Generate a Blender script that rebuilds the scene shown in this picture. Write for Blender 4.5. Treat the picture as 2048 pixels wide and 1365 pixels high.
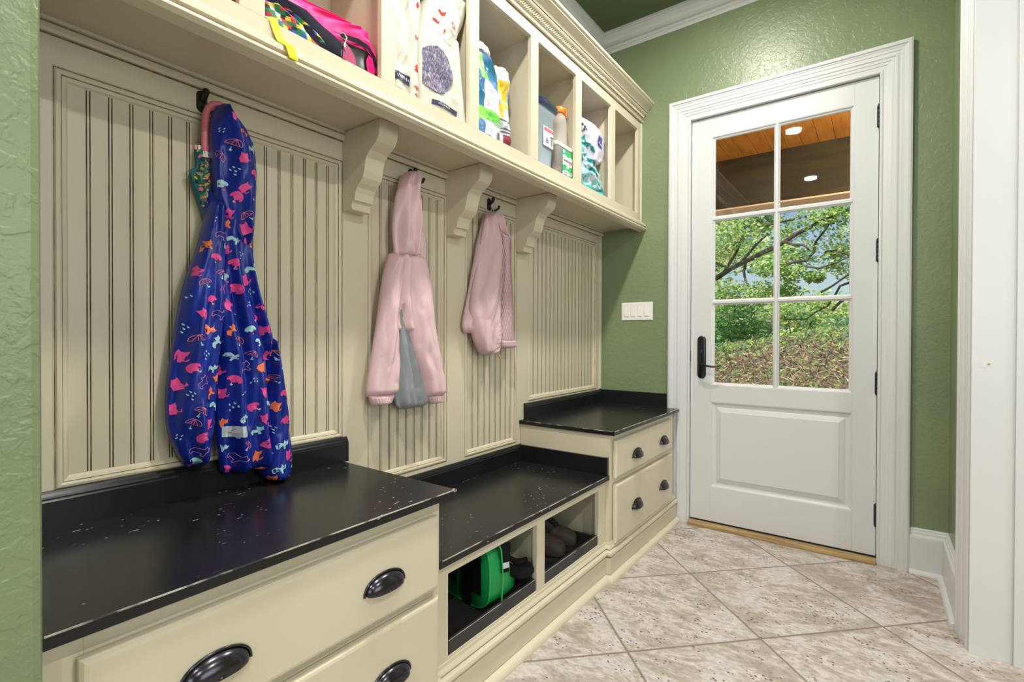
import bpy, bmesh, math, random
from mathutils import Vector, Matrix, noise
random.seed(7)
C = bpy.context.scene
V = Vector
for o in list(bpy.data.objects): bpy.data.objects.remove(o)

# ------------------------------------------------------------------ camera
cam_d = bpy.data.cameras.new('camera'); cam = bpy.data.objects.new('camera', cam_d)
C.collection.objects.link(cam); C.camera = cam
cam_d.sensor_fit = 'HORIZONTAL'; cam_d.sensor_width = 36.0
cam_d.lens = 994.946 / 2048 * 36.0; cam_d.clip_start = 0.02; cam_d.clip_end = 300
_y, _p, _r = [math.radians(a) for a in (36.21935, -0.44778, 0.16519)]
_f = V((-math.sin(_y)*math.cos(_p), math.cos(_y)*math.cos(_p), math.sin(_p)))
_r0 = V((math.cos(_y), math.sin(_y), 0)); _u0 = _r0.cross(_f)
_rt = _r0*math.cos(_r) + _u0*math.sin(_r); _up = _rt.cross(_f)
M = Matrix((_rt, _up, -_f)).transposed().to_4x4(); M.translation = V((0, 0, 1.14))
cam.matrix_world = M

# ------------------------------------------------------------------ world, sun, exposure
C.view_settings.view_transform = 'Standard'; C.view_settings.look = 'None'
C.view_settings.exposure = -0.14; C.view_settings.gamma = 1.0; C.view_settings.use_curve_mapping = False
w = bpy.data.worlds.new('sky'); C.world = w; w.use_nodes = True
nt = w.node_tree; bg = nt.nodes['Background']
sky = nt.nodes.new('ShaderNodeTexSky'); sky.sky_type = 'NISHITA'; sky.sun_disc = False
sky.sun_elevation = math.radians(48); sky.sun_rotation = math.radians(200); sky.altitude = 50; sky.dust_density = 2.2
nt.links.new(sky.outputs[0], bg.inputs[0]); bg.inputs[1].default_value = 0.17
sd = bpy.data.lights.new('sun', 'SUN'); sd.energy = 6.4; sd.angle = math.radians(1.2); sd.color = (1, .95, .86)
sun = bpy.data.objects.new('sun', sd); C.collection.objects.link(sun)
sun.rotation_euler = (math.radians(40), 0, math.radians(-28))

def area(name, loc, rot, sx, sy, power, col, shape='RECTANGLE'):
    d = bpy.data.lights.new(name, 'AREA'); d.shape = shape; d.size = sx
    if shape == 'RECTANGLE': d.size_y = sy
    d.energy = power; d.color = col
    o = bpy.data.objects.new(name, d); C.collection.objects.link(o)
    o.location = loc; o.rotation_euler = rot
    return o
R90 = math.pi/2
# added fill lamps, unseen behind and right of the camera, at invented windows
area('near_fill', (0.7, -2.72, 1.75), (R90, 0, 0), 2.0, 1.5, 38, (.93, .97, 1.0))
area('right_fill', (2.90, 0.4, 1.75), (0, R90, 0), 1.5, 2.0, 46, (.93, .97, 1.0))
LIGHTS = [(-.64, 2.15), (-.66, .80), (-.68, -.95), (1.3, .8), (1.3, -.95)]  # last two are unseen side room lamps added for ambient fill
for i, (lx, ly) in enumerate(LIGHTS):
    area('downlight_lamp', (lx, ly, 3.135), (0, 0, 0), .13, .13, 35, (1, .965, .90), 'DISK')

# ------------------------------------------------------------------ materials
def mat(name, col, rough=.5, metal=0., spec=.5, bump=None, noise_col=None, coat=0., trans=0., ior=1.45, emit=None, scale=1.0):
    m = bpy.data.materials.new(name); m.use_nodes = True
    n = m.node_tree.nodes; l = m.node_tree.links; b = n['Principled BSDF']
    b.inputs['Base Color'].default_value = (*col, 1); b.inputs['Roughness'].default_value = rough
    b.inputs['Metallic'].default_value = metal; b.inputs['Specular IOR Level'].default_value = spec
    b.inputs['Coat Weight'].default_value = coat; b.inputs['Coat Roughness'].default_value = .12
    b.inputs['Transmission Weight'].default_value = trans; b.inputs['IOR'].default_value = ior
    if emit: b.inputs['Emission Color'].default_value = (*emit[0], 1); b.inputs['Emission Strength'].default_value = emit[1]
    tc = n.new('ShaderNodeTexCoord')
    if noise_col:      # (second colour, scale, amount low, amount high, stretch)
        c2, sc, lo, hi, st = noise_col
        mp = n.new('ShaderNodeMapping'); mp.inputs['Scale'].default_value = st
        l.new(tc.outputs['Object'], mp.inputs[0])
        t = n.new('ShaderNodeTexNoise'); t.inputs['Scale'].default_value = sc; t.inputs['Detail'].default_value = 5
        l.new(mp.outputs[0], t.inputs['Vector'])
        r = n.new('ShaderNodeValToRGB'); r.color_ramp.elements[0].position = lo; r.color_ramp.elements[1].position = hi
        r.color_ramp.elements[0].color = (*col, 1); r.color_ramp.elements[1].color = (*c2, 1)
        l.new(t.outputs['Fac'], r.inputs[0]); l.new(r.outputs[0], b.inputs['Base Color'])
    if bump:           # (scale, strength, distance, detail)
        t = n.new('ShaderNodeTexNoise'); t.inputs['Scale'].default_value = bump[0]; t.inputs['Detail'].default_value = bump[3]
        l.new(tc.outputs['Object'], t.inputs['Vector'])
        k = n.new('ShaderNodeBump'); k.inputs['Strength'].default_value = bump[1]; k.inputs['Distance'].default_value = bump[2]
        l.new(t.outputs['Fac'], k.inputs['Height']); l.new(k.outputs[0], b.inputs['Normal'])
    return m

def wall_mat(name, col, col2, scale, dist):
    m = mat(name, col, .34, spec=.5)
    n = m.node_tree.nodes; l = m.node_tree.links; b = n['Principled BSDF']
    tc = n.new('ShaderNodeTexCoord')
    t1 = n.new('ShaderNodeTexNoise'); t1.inputs['Scale'].default_value = scale; t1.inputs['Detail'].default_value = 3; t1.inputs['Distortion'].default_value = .6
    t2 = n.new('ShaderNodeTexNoise'); t2.inputs['Scale'].default_value = scale*.32; t2.inputs['Detail'].default_value = 2; t2.inputs['Distortion'].default_value = .4
    t3 = n.new('ShaderNodeTexNoise'); t3.inputs['Scale'].default_value = 3; t3.inputs['Detail'].default_value = 4
    for t in (t1, t2, t3): l.new(tc.outputs['Object'], t.inputs['Vector'])
    rr = n.new('ShaderNodeValToRGB'); rr.color_ramp.elements[0].position = .47; rr.color_ramp.elements[1].position = .56
    l.new(t2.outputs['Fac'], rr.inputs[0])
    ad = n.new('ShaderNodeMath'); ad.operation = 'MULTIPLY_ADD'; ad.inputs[1].default_value = .7
    l.new(rr.outputs[0], ad.inputs[0]); l.new(t1.outputs['Fac'], ad.inputs[2])
    k = n.new('ShaderNodeBump'); k.inputs['Strength'].default_value = .8; k.inputs['Distance'].default_value = dist
    l.new(ad.outputs[0], k.inputs['Height']); l.new(k.outputs[0], b.inputs['Normal'])
    mx = n.new('ShaderNodeValToRGB'); mx.color_ramp.elements[0].color = (*col, 1); mx.color_ramp.elements[1].color = (*col2, 1)
    mx.color_ramp.elements[0].position = .35; mx.color_ramp.elements[1].position = .65
    l.new(t3.outputs['Fac'], mx.inputs[0]); l.new(mx.outputs[0], b.inputs['Base Color'])
    return m

GREEN = wall_mat('sage_green_wall_paint', (.185, .235, .125), (.205, .258, .138), 120, .0009)
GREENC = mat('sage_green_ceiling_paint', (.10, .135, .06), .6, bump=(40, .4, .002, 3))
CREAM = mat('cream_cabinet_paint', (.625, .565, .43), .36, spec=.45, noise_col=((.59, .53, .39), 2.6, .35, .7, (1, 1, 1)))
GLAZE = mat('umber_glaze_line', (.10, .062, .02), .6, noise_col=((.24, .17, .075), 60, .4, .62, (1, 1, .3)))
GLAZE2 = mat('soft_umber_glaze_line', (.36, .27, .135), .5, noise_col=((.60, .52, .33), 40, .40, .55, (1, 1, .3)))
WHITE = mat('white_trim_paint', (.625, .625, .63), .30, spec=.5)
WHITED = mat('white_door_paint', (.60, .605, .605), .35, spec=.5)
SHADOWGAP = mat('dark_joint', (.03, .028, .025), .9)
BRONZE = mat('oil_rubbed_bronze', (.060, .056, .066), .22, metal=.9, spec=.6)
BLACKIRON = mat('black_iron', (.02, .018, .017), .42, metal=.3)
HINGE = mat('dark_hinge_metal', (.025, .028, .035), .4, metal=.5)
CHROME = mat('chrome', (.75, .75, .75), .2, metal=1)
BRASS = mat('brass', (.6, .42, .15), .3, metal=1)
RAWWOOD = mat('raw_pine_threshold', (.45, .31, .14), .7, noise_col=((.27, .17, .07), 14, .4, .62, (.3, 4, 4)))
LENS = mat('lamp_lens', (1, 1, 1), .5, emit=((1, .97, .92), 25))
PLASTICW = mat('white_plastic', (.78, .77, .73), .3)

def counter_mat():
    m = mat('worn_black_counter_paint', (.010, .010, .0115), .26, spec=.38)
    n = m.node_tree.nodes; l = m.node_tree.links; b = n['Principled BSDF']; tc = n.new('ShaderNodeTexCoord')
    mp = n.new('ShaderNodeMapping'); mp.inputs['Scale'].default_value = (3, .22, 1); l.new(tc.outputs['Object'], mp.inputs[0])
    g = n.new('ShaderNodeTexNoise'); g.inputs['Scale'].default_value = 16; g.inputs['Detail'].default_value = 6; l.new(mp.outputs[0], g.inputs['Vector'])
    rg = n.new('ShaderNodeMapRange'); rg.inputs[1].default_value = .3; rg.inputs[2].default_value = .7; rg.inputs[3].default_value = .25; rg.inputs[4].default_value = .30
    l.new(g.outputs['Fac'], rg.inputs[0])
    # scratches: stretched noise, only inside big worn patches ; chips: tiny voronoi dots
    mp2 = n.new('ShaderNodeMapping'); mp2.inputs['Scale'].default_value = (1.6, .5, 1); mp2.inputs['Rotation'].default_value = (0, 0, .25); l.new(tc.outputs['Object'], mp2.inputs[0])
    s = n.new('ShaderNodeTexNoise'); s.inputs['Scale'].default_value = 75; s.inputs['Detail'].default_value = 2; l.new(mp2.outputs[0], s.inputs['Vector'])
    sr = n.new('ShaderNodeValToRGB'); sr.color_ramp.elements[0].position = .70; sr.color_ramp.elements[1].position = .74; l.new(s.outputs['Fac'], sr.inputs[0])
    v = n.new('ShaderNodeTexVoronoi'); v.inputs['Scale'].default_value = 34; l.new(tc.outputs['Object'], v.inputs['Vector'])
    vr = n.new('ShaderNodeValToRGB'); vr.color_ramp.elements[0].position = .07; vr.color_ramp.elements[0].color = (1, 1, 1, 1)
    vr.color_ramp.elements[1].position = .10; vr.color_ramp.elements[1].color = (0, 0, 0, 1); l.new(v.outputs['Distance'], vr.inputs[0])
    p = n.new('ShaderNodeTexNoise'); p.inputs['Scale'].default_value = 4.2; p.inputs['Detail'].default_value = 2; l.new(tc.outputs['Object'], p.inputs['Vector'])
    pr = n.new('ShaderNodeValToRGB'); pr.color_ramp.elements[0].position = .50; pr.color_ramp.elements[1].position = .60; l.new(p.outputs['Fac'], pr.inputs[0])
    a = n.new('ShaderNodeMath'); a.operation = 'MAXIMUM'; l.new(sr.outputs[0], a.inputs[0]); l.new(vr.outputs[0], a.inputs[1])
    q = n.new('ShaderNodeMath'); q.operation = 'MULTIPLY'; l.new(a.outputs[0], q.inputs[0]); l.new(pr.outputs[0], q.inputs[1])
    q2 = n.new('ShaderNodeMath'); q2.operation = 'MULTIPLY'; l.new(q.outputs[0], q2.inputs[0]); q2.inputs[1].default_value = .75
    # dull dusty film
    d = n.new('ShaderNodeTexNoise'); d.inputs['Scale'].default_value = 2.5; d.inputs['Detail'].default_value = 7; l.new(mp.outputs[0], d.inputs['Vector'])
    dr = n.new('ShaderNodeValToRGB'); dr.color_ramp.elements[0].position = .42; dr.color_ramp.elements[0].color = (.009, .009, .0105, 1)
    dr.color_ramp.elements[1].position = .7; dr.color_ramp.elements[1].color = (.0125, .0125, .0135, 1); l.new(d.outputs['Fac'], dr.inputs[0])
    mx = n.new('ShaderNodeMix'); mx.data_type = 'RGBA'; l.new(q2.outputs[0], mx.inputs[0]); l.new(dr.outputs[0], mx.inputs[6]); mx.inputs[7].default_value = (.50, .48, .42, 1)
    l.new(mx.outputs[2], b.inputs['Base Color'])
    k = n.new('ShaderNodeBump'); k.inputs['Strength'].default_value = .04; k.inputs['Distance'].default_value = .001; return m
BLACK = counter_mat()
BLACKS = mat('black_splash_paint', (.0095, .0095, .011), .24, spec=.42)
WORN = mat('worn_bare_edge', (.46, .43, .36), .5, noise_col=((.03, .03, .03), 22, .50, .60, (1, .6, 1)))
TRAY = mat('black_tray_paint', (.022, .022, .026), .45, noise_col=((.04, .036, .036), 9, .4, .7, (1, 1, 1)))

def floor_mat():
    m = mat('travertine_tile', (.5, .45, .4), .45); n = m.node_tree.nodes; l = m.node_tree.links; b = n['Principled BSDF']
    tc = n.new('ShaderNodeTexCoord')
    def math2(op, a, bb):
        q = n.new('ShaderNodeMath'); q.operation = op
        for i, x in enumerate((a, bb)):
            if isinstance(x, (int, float)): q.inputs[i].default_value = x
            elif x is not None: l.new(x, q.inputs[i])
        return q.outputs[0]
    mp = n.new('ShaderNodeMapping'); mp.vector_type = 'TEXTURE'
    mp.inputs['Location'].default_value = (-.346, 2.0705, 0); mp.inputs['Rotation'].default_value = (0, 0, math.radians(45)); mp.inputs['Scale'].default_value = (.5285, .5285, 1)
    l.new(tc.outputs['Object'], mp.inputs[0])
    sp = n.new('ShaderNodeSeparateXYZ'); l.new(mp.outputs[0], sp.inputs[0])
    def edge(o):
        fr = math2('FRACT', o, None); a = math2('SUBTRACT', fr, .5); a = math2('ABSOLUTE', a, None); return math2('SUBTRACT', .5, a)
    e = math2('MINIMUM', edge(sp.outputs[0]), edge(sp.outputs[1]))
    g = n.new('ShaderNodeValToRGB'); g.color_ramp.elements[0].position = .006; g.color_ramp.elements[1].position = .0105; l.new(e, g.inputs[0])
    # per tile offset
    cx = math2('FLOOR', sp.outputs[0], None); cy = math2('FLOOR', sp.outputs[1], None)
    cb = n.new('ShaderNodeCombineXYZ'); l.new(cx, cb.inputs[0]); l.new(cy, cb.inputs[1])
    wn = n.new('ShaderNodeTexWhiteNoise'); wn.noise_dimensions = '2D'; l.new(cb.outputs[0], wn.inputs['Vector'])
    vm = n.new('ShaderNodeVectorMath'); vm.operation = 'SCALE'; vm.inputs['Scale'].default_value = 6; l.new(wn.outputs['Color'], vm.inputs[0])
    va = n.new('ShaderNodeVectorMath'); l.new(tc.outputs['Object'], va.inputs[0]); l.new(vm.outputs[0], va.inputs[1])
    m2 = n.new('ShaderNodeMapping'); m2.inputs['Rotation'].default_value = (0, 0, math.radians(-32)); m2.inputs['Scale'].default_value = (1.0, 1.7, 1); l.new(va.outputs[0], m2.inputs[0])
    t1 = n.new('ShaderNodeTexNoise'); t1.inputs['Scale'].default_value = 5.5; t1.inputs['Detail'].default_value = 10; t1.inputs['Roughness'].default_value = .74; t1.inputs['Distortion'].default_value = .55; l.new(m2.outputs[0], t1.inputs['Vector'])
    r1 = n.new('ShaderNodeValToRGB'); cr = r1.color_ramp
    cr.elements[0].position = .30; cr.elements[0].color = (.33, .275, .225, 1); cr.elements[1].position = .72; cr.elements[1].color = (.62, .59, .56, 1)
    for p_, c_ in ((.42, (.385, .33, .275, 1)), (.50, (.455, .40, .35, 1)), (.525, (.56, .52, .48, 1)), (.60, (.50, .465, .435, 1))):
        q = cr.elements.new(p_); q.color = c_
    l.new(t1.outputs['Fac'], r1.inputs[0])
    t2 = n.new('ShaderNodeTexNoise'); t2.inputs['Scale'].default_value = 40; t2.inputs['Detail'].default_value = 5; l.new(m2.outputs[0], t2.inputs['Vector'])
    r2 = n.new('ShaderNodeValToRGB'); r2.color_ramp.elements[0].color = (.80, .79, .78, 1); r2.color_ramp.elements[1].color = (1.08, 1.07, 1.06, 1); r2.color_ramp.elements[0].position = .35; r2.color_ramp.elements[1].position = .6
    l.new(t2.outputs['Fac'], r2.inputs[0])
    mu = n.new('ShaderNodeMix'); mu.data_type = 'RGBA'; mu.blend_type = 'MULTIPLY'; mu.inputs[0].default_value = 1; l.new(r1.outputs[0], mu.inputs[6]); l.new(r2.outputs[0], mu.inputs[7])
    # pits
    vo = n.new('ShaderNodeTexVoronoi'); vo.inputs['Scale'].default_value = 62; l.new(m2.outputs[0], vo.inputs['Vector'])
    pm = n.new('ShaderNodeTexNoise'); pm.inputs['Scale'].default_value = 7; pm.inputs['Detail'].default_value = 2; l.new(m2.outputs[0], pm.inputs['Vector'])
    th = n.new('ShaderNodeMapRange'); th.inputs[1].default_value = .41; th.inputs[2].default_value = .58; th.inputs[3].default_value = 0; th.inputs[4].default_value = .30; l.new(pm.outputs['Fac'], th.inputs[0])
    pit = math2('LESS_THAN', vo.outputs['Distance'], th.outputs[0])
    wc = n.new('ShaderNodeSeparateColor'); l.new(vo.outputs['Color'], wc.inputs[0])
    pit = math2('MULTIPLY', pit, math2('GREATER_THAN', wc.outputs[0], .62))
    mpit = n.new('ShaderNodeMix'); mpit.data_type = 'RGBA'; l.new(pit, mpit.inputs[0]); l.new(mu.outputs[2], mpit.inputs[6]); mpit.inputs[7].default_value = (.05, .04, .035, 1)
    mg = n.new('ShaderNodeMix'); mg.data_type = 'RGBA'; l.new(g.outputs[0], mg.inputs[0]); mg.inputs[6].default_value = (.235, .175, .135, 1); l.new(mpit.outputs[2], mg.inputs[7])
    l.new(mg.outputs[2], b.inputs['Base Color'])
    hh = math2('SUBTRACT', g.outputs[0], math2('MULTIPLY', pit, .5))
    k = n.new('ShaderNodeBump'); k.inputs['Strength'].default_value = .6; k.inputs['Distance'].default_value = .002; l.new(hh, k.inputs['Height']); l.new(k.outputs[0], b.inputs['Normal'])
    return m
FLOOR = floor_mat()

# ------------------------------------------------------------------ mesh helpers
class MB:
    def __init__(s): s.v = []; s.f = []; s.m = []; s.mats = []
    def mi(s, m):
        if m not in s.mats: s.mats.append(m)
        return s.mats.index(m)
    def add(s, vs, fs, m):
        k = len(s.v); s.v += [tuple(a) for a in vs]
        ms = m if isinstance(m, list) else [m]*len(fs)
        for f, q in zip(fs, ms): s.f.append([i+k for i in f]); s.m.append(s.mi(q))
        return s
    def box(s, a, b, m, rot=None):
        (x0, y0, z0), (x1, y1, z1) = a, b
        vs = [(x, y, z) for z in (z0, z1) for y in (y0, y1) for x in (x0, x1)]
        if rot: c = V(((x0+x1)/2, (y0+y1)/2, (z0+z1)/2)); vs = [rot @ (V(q)-c) + c for q in vs]
        return s.add(vs, [(0, 2, 3, 1), (4, 5, 7, 6), (0, 1, 5, 4), (2, 6, 7, 3), (0, 4, 6, 2), (1, 3, 7, 5)], m)
    def prism(s, pts, m, close=True):      # pts: two matching loops
        a, b = pts; n = len(a)
        fs = [(i, (i+1) % n, n+(i+1) % n, n+i) for i in range(n)]
        if close: fs += [tuple(range(n-1, -1, -1)), tuple(range(n, 2*n))]
        return s.add(list(a)+list(b), fs, m)
    def rings(s, rs, m, cap=True, closed=True):
        n = len(rs[0]); vs = [p for r in rs for p in r]; fs = []
        for j in range(len(rs)-1):
            for i in range(n if closed else n-1):
                fs.append((j*n+i, j*n+(i+1) % n, (j+1)*n+(i+1) % n, (j+1)*n+i))
        if cap and closed: fs += [tuple(range(n-1, -1, -1)), tuple(range((len(rs)-1)*n, len(rs)*n))]
        return s.add(vs, fs, m)
    def tube(s, pts, rad, m, n=10, flat=1.0):
        pts = [V(p) for p in pts]; rs = []; up = None
        if not isinstance(rad, (list, tuple)): rad = [rad]*len(pts)
        for i, p in enumerate(pts):
            t = (pts[min(i+1, len(pts)-1)] - pts[max(i-1, 0)]).normalized()
            if up is None: up = t.orthogonal().normalized()
            up = (up - t*up.dot(t)).normalized(); sd_ = t.cross(up)
            rs.append([p + (up*math.cos(a)*flat + sd_*math.sin(a))*rad[i] for a in [2*math.pi*k/n for k in range(n)]])
        return s.rings(rs, m)
    def lathe(s, c, prof, m, n=24, axis='z'):   # prof (r, h)
        rs = []
        for r, h in prof:
            ring = []
            for k in range(n):
                a = 2*math.pi*k/n; q = (r*math.cos(a), r*math.sin(a), h)
                if axis == 'y': q = (q[0], q[2], q[1])
                if axis == 'x': q = (q[2], q[0], q[1])
                ring.append((c[0]+q[0], c[1]+q[1], c[2]+q[2]))
            rs.append(ring)
        return s.rings(rs, m)
    def build(s, name, parent=None, smooth=False, bevel=0, sub=0, origin=None, angle=40):
        me = bpy.data.meshes.new(name); me.from_pydata([tuple(v) for v in s.v], [], s.f)
        for q in s.mats: me.materials.append(q)
        for p, k in zip(me.polygons, s.m): p.material_index = k; p.use_smooth = bool(smooth)
        bm = bmesh.new(); bm.from_mesh(me); bmesh.ops.recalc_face_normals(bm, faces=bm.faces); bm.to_mesh(me); bm.free()
        me.validate(); me.update()
        if smooth and hasattr(me, 'set_sharp_from_angle') and angle: me.set_sharp_from_angle(angle=math.radians(angle))
        o = bpy.data.objects.new(name, me); C.collection.objects.link(o)
        if bevel:
            k = o.modifiers.new('bevel', 'BEVEL'); k.width = bevel; k.segments = 2; k.limit_method = 'ANGLE'; k.angle_limit = math.radians(35); k.harden_normals = False
        if sub:
            k = o.modifiers.new('sub', 'SUBSURF'); k.levels = sub; k.render_levels = sub
        if parent is not None:
            o.parent = parent
            if parent.type == 'EMPTY' and not parent.get('_local'): o.location = -V(parent.location)
        elif origin is not None:
            for v_ in me.vertices: v_.co = v_.co - V(origin)
            o.location = origin
        return o

def tag(o, label=None, cat=None, group=None, kind=None):
    if label: o['label'] = label
    if cat: o['category'] = cat
    if group: o['group'] = group
    if kind: o['kind'] = kind
    return o
def empty(name, loc, label=None, cat=None, group=None, kind=None, local=False):
    o = bpy.data.objects.new(name, None); C.collection.objects.link(o); o.location = loc; o.empty_display_size = .05
    if local: o['_local'] = 1
    return tag(o, label, cat, group, kind)
def clean_local():
    for o in bpy.data.objects:
        if '_local' in o: del o['_local']

def rectloops(mb, O, U, W, N, rect, prof, mats, sides=(1, 1, 1, 1), cap=None):
    """concentric rectangles. prof = [(inset, height)...]; mats per band; sides L,R,B,T that follow the inset"""
    u0, u1, v0, v1 = rect; O, U, W, N = V(O), V(U), V(W), V(N); loops = []
    for t, h in prof:
        a, b_, c, d = u0+t*sides[0], u1-t*sides[1], v0+t*sides[2], v1-t*sides[3]
        loops.append([O+U*x+W*y+N*h for x, y in ((a, c), (b_, c), (b_, d), (a, d))])
    for i in range(len(prof)-1):
        A, B_ = loops[i], loops[i+1]; mm = mats[i] if isinstance(mats, list) else mats
        for k in range(4):
            if not sides[2] and k == 0: continue
            mb.add([A[k], A[(k+1) % 4], B_[(k+1) % 4], B_[k]], [(0, 1, 2, 3)], mm)
    if cap: mb.add(loops[-1], [(0, 1, 2, 3)], cap)
    return mb

def sweep_plan(mb, prof, path, mats, side=1, caps=True):
    """profile [(out, z)...] swept along plan path with mitres; out is to the right of travel * side"""
    P_ = [V((a, b, 0)) for a, b in path]; nn = []
    for i in range(len(P_)-1):
        d = (P_[i+1]-P_[i]).normalized(); nn.append(V((d.y, -d.x, 0))*side)
    secs = []
    for i, p in enumerate(P_):
        if i == 0: m_ = nn[0]
        elif i == len(P_)-1: m_ = nn[-1]
        else:
            m_ = (nn[i-1]+nn[i]); m_ = m_ / (1+nn[i-1].dot(nn[i]))
        secs.append([(p+m_*o) + V((0, 0, z)) for o, z in prof])
    k = len(prof)
    for i in range(len(secs)-1):
        for j in range(k-1):
            mm = mats[j] if isinstance(mats, list) else mats
            mb.add([secs[i][j], secs[i+1][j], secs[i+1][j+1], secs[i][j+1]], [(0, 1, 2, 3)], mm)
    if caps:
        mm = mats[0] if isinstance(mats, list) else mats
        for s_ in (secs[0], secs[-1]): mb.add(s_, [tuple(range(k))], mm)
    return mb

def arc(cx, cz, r, a0, a1, n=5):
    return [(cx+r*math.cos(math.radians(a0+(a1-a0)*i/n)), cz+r*math.sin(math.radians(a0+(a1-a0)*i/n))) for i in range(n+1)]
def text_polys(txt, size=1.0, align='CENTER', bold=0.0):
    cu = bpy.data.curves.new('t', 'FONT'); cu.body = txt; cu.size = size; cu.align_x = align; cu.align_y = 'CENTER'; cu.offset = bold; cu.resolution_u = 3
    o = bpy.data.objects.new('t', cu); C.collection.objects.link(o); bpy.context.view_layer.update()
    me = bpy.data.meshes.new_from_object(o.evaluated_get(bpy.context.evaluated_depsgraph_get()))
    vs = [tuple(v.co[:2]) for v in me.vertices]; fs = [tuple(p.vertices) for p in me.polygons]
    bpy.data.objects.remove(o); bpy.data.curves.remove(cu); bpy.data.meshes.remove(me)
    return vs, fs

# ================================================================== THE SETTING
XW, YD, ZCL = -1.56, 3.12, 3.16           # cabinet wall, door wall, ceiling
XR, YR = .282, 2.445                      # short right wall and its end
def struct(mb, name, **k): return tag(mb.build(name, **k), kind='structure')
struct(MB().box((-1.9, -2.9, -.12), (3.2, 3.30, 0), FLOOR), 'floor')
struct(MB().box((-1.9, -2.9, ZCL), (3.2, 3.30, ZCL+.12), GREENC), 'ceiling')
struct(MB().box((XW-.12, -2.9, 0), (XW, 3.30, ZCL), GREEN), 'wall_left')
DX0, DX1, DZ = -.938, .018, 2.482          # door opening
wd = MB()
wd.box((XW, YD, 0), (DX0, 3.30, ZCL), GREEN); wd.box((DX1, YD, 0), (.50, 3.30, ZCL), GREEN); wd.box((DX0, YD, DZ), (DX1, 3.30, ZCL), GREEN)
struct(wd, 'wall_door')
struct(MB().box((XR, YR, 0), (.50, YD, ZCL), GREEN), 'wall_right')
struct(MB().box((.50, YR, 0), (3.0, YR+.12, ZCL), GREEN), 'wall_side_room')
struct(MB().box((3.0, -2.9, 0), (3.12, YR+.12, ZCL), GREEN), 'wall_east')
struct(MB().box((-1.56, -2.9, 0), (3.0, -2.78, ZCL), GREEN), 'wall_near')
struct(MB().box((XW, .03, 0), (-.93, .172, ZCL), GREEN), 'wall_partition', bevel=.012)
# invented, unseen window frames added around the two fill lamps
for nme, O, U, W_, N in (('added_window_1', (.7, -2.78, 1.75), (1, 0, 0), (0, 0, 1), (0, 1, 0)), ('added_window_2', (3.0, .4, 1.75), (0, 1, 0), (0, 0, 1), (-1, 0, 0))):
    m_ = MB(); rectloops(m_, O, U, W_, N, (-1.1, 1.1, -.85, .85), [(0, 0), (0, .03), (.08, .03), (.09, 0)], WHITE)
    for t in (-.34, .34): 
        c = V(O)+V(U)*t; d = V(U)*.012+V(W_)*.78+V(N)*.01; lo = c-d; hi = c+d
        m_.box([min(a, b) for a, b in zip(lo, hi)], [max(a, b) for a, b in zip(lo, hi)], WHITE)
    struct(m_, nme)

# crown at the ceiling
cp = [(0, 3.058), (.006, 3.058), (.010, 3.063), (.010, 3.070), (.014, 3.074), (.022, 3.078), (.03, 3.087)] + \
     [(.03+.05*math.sin(math.radians(a)), 3.087+.047*(1-math.cos(math.radians(a)))) for a in (20, 40, 60, 80)] + [(.086, 3.136), (.086, 3.142), (.092, 3.146), (.092, ZCL)]
tr = sweep_plan(MB(), cp, [(XW, .172), (XW, YD), (XR, YD), (XR, YR)], WHITE, side=1)
struct(tr, 'trim_1', smooth=True, angle=25)

# door casing (fluted profile, mitred)
J = .010
cas = [(-.005-.125, 0), (-.005-.125, .026), (-.122, .030), (-.112, .030), (-.107, .024), (-.103, .024), (-.098, .021), (-.086, .021), (-.083, .018), (-.078, .018),
       (-.070, .021), (-.064, .021), (-.060, .017), (-.048, .017), (-.045, .014), (-.033, .013), (-.030, .010), (-.016, .009), (-.010, .012), (-.003, .012), (0, .009), (0, 0)]
cas = [(t, h) for t, h in cas]
m_ = rectloops(MB(), (0, YD, 0), (1, 0, 0), (0, 0, 1), (0, -1, 0), (DX0+.012, DX1-.012, 0, DZ-.012), cas, WHITE, sides=(1, 1, 0, 1))
for x0, x1 in ((DX0, DX0+.012), (DX1-.012, DX1)): m_.box((x0, YD, 0), (x1, 3.29, DZ), WHITE)
m_.box((DX0, YD, DZ-.012), (DX1, 3.29, DZ), WHITE)
m_.box((DX0+.012, 3.185, 0), (DX0+.03, 3.20, DZ-.012), WHITE); m_.box((DX1-.03, 3.185, 0), (DX1-.012, 3.20, DZ-.012), WHITE); m_.box((DX0, 3.185, DZ-.03), (DX1, 3.20, DZ-.012), WHITE)
struct(m_, 'trim_2', smooth=False)
# cased opening at the right: casing on the short wall, jamb towards the camera
cas2 = [(0, 0), (0, .022), (.008, .028), (.022, .028), (.028, .022), (.045, .022), (.050, .017), (.066, .017), (.070, .020), (.078, .020), (.082, .014), (.10, .013), (.104, .009), (.122, .009), (.128, .012), (.138, .012), (.145, .006), (.145, 0)]
pts = [(XR-h, YR+.15-t) for t, h in cas2]
lo = [(x, y, 0) for x, y in pts]; hi = [(x, y, 3.055) for x, y in pts]
m_ = MB().prism((lo, hi), WHITE)
m_.box((XR-.004, YR-.016, 0), (.392, YR, 3.055), WHITE); m_.box((.392, YR-.028, 0), (.56, YR, 3.055), WHITE)
m_.box((.30, YR-.0165, 1.035), (.318, YR-.015, 1.05), WHITE)
struct(m_, 'trim_3', bevel=.0012)
tag(MB().lathe((.3235, YR-.0155, 1.049), [(.004, 0), (.0035, -.002), (.001, -.003)], RAWWOOD, 12, 'y').build('nail_hole'), 'small brown nail dent in the white door jamb at the right', 'dent')

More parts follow.
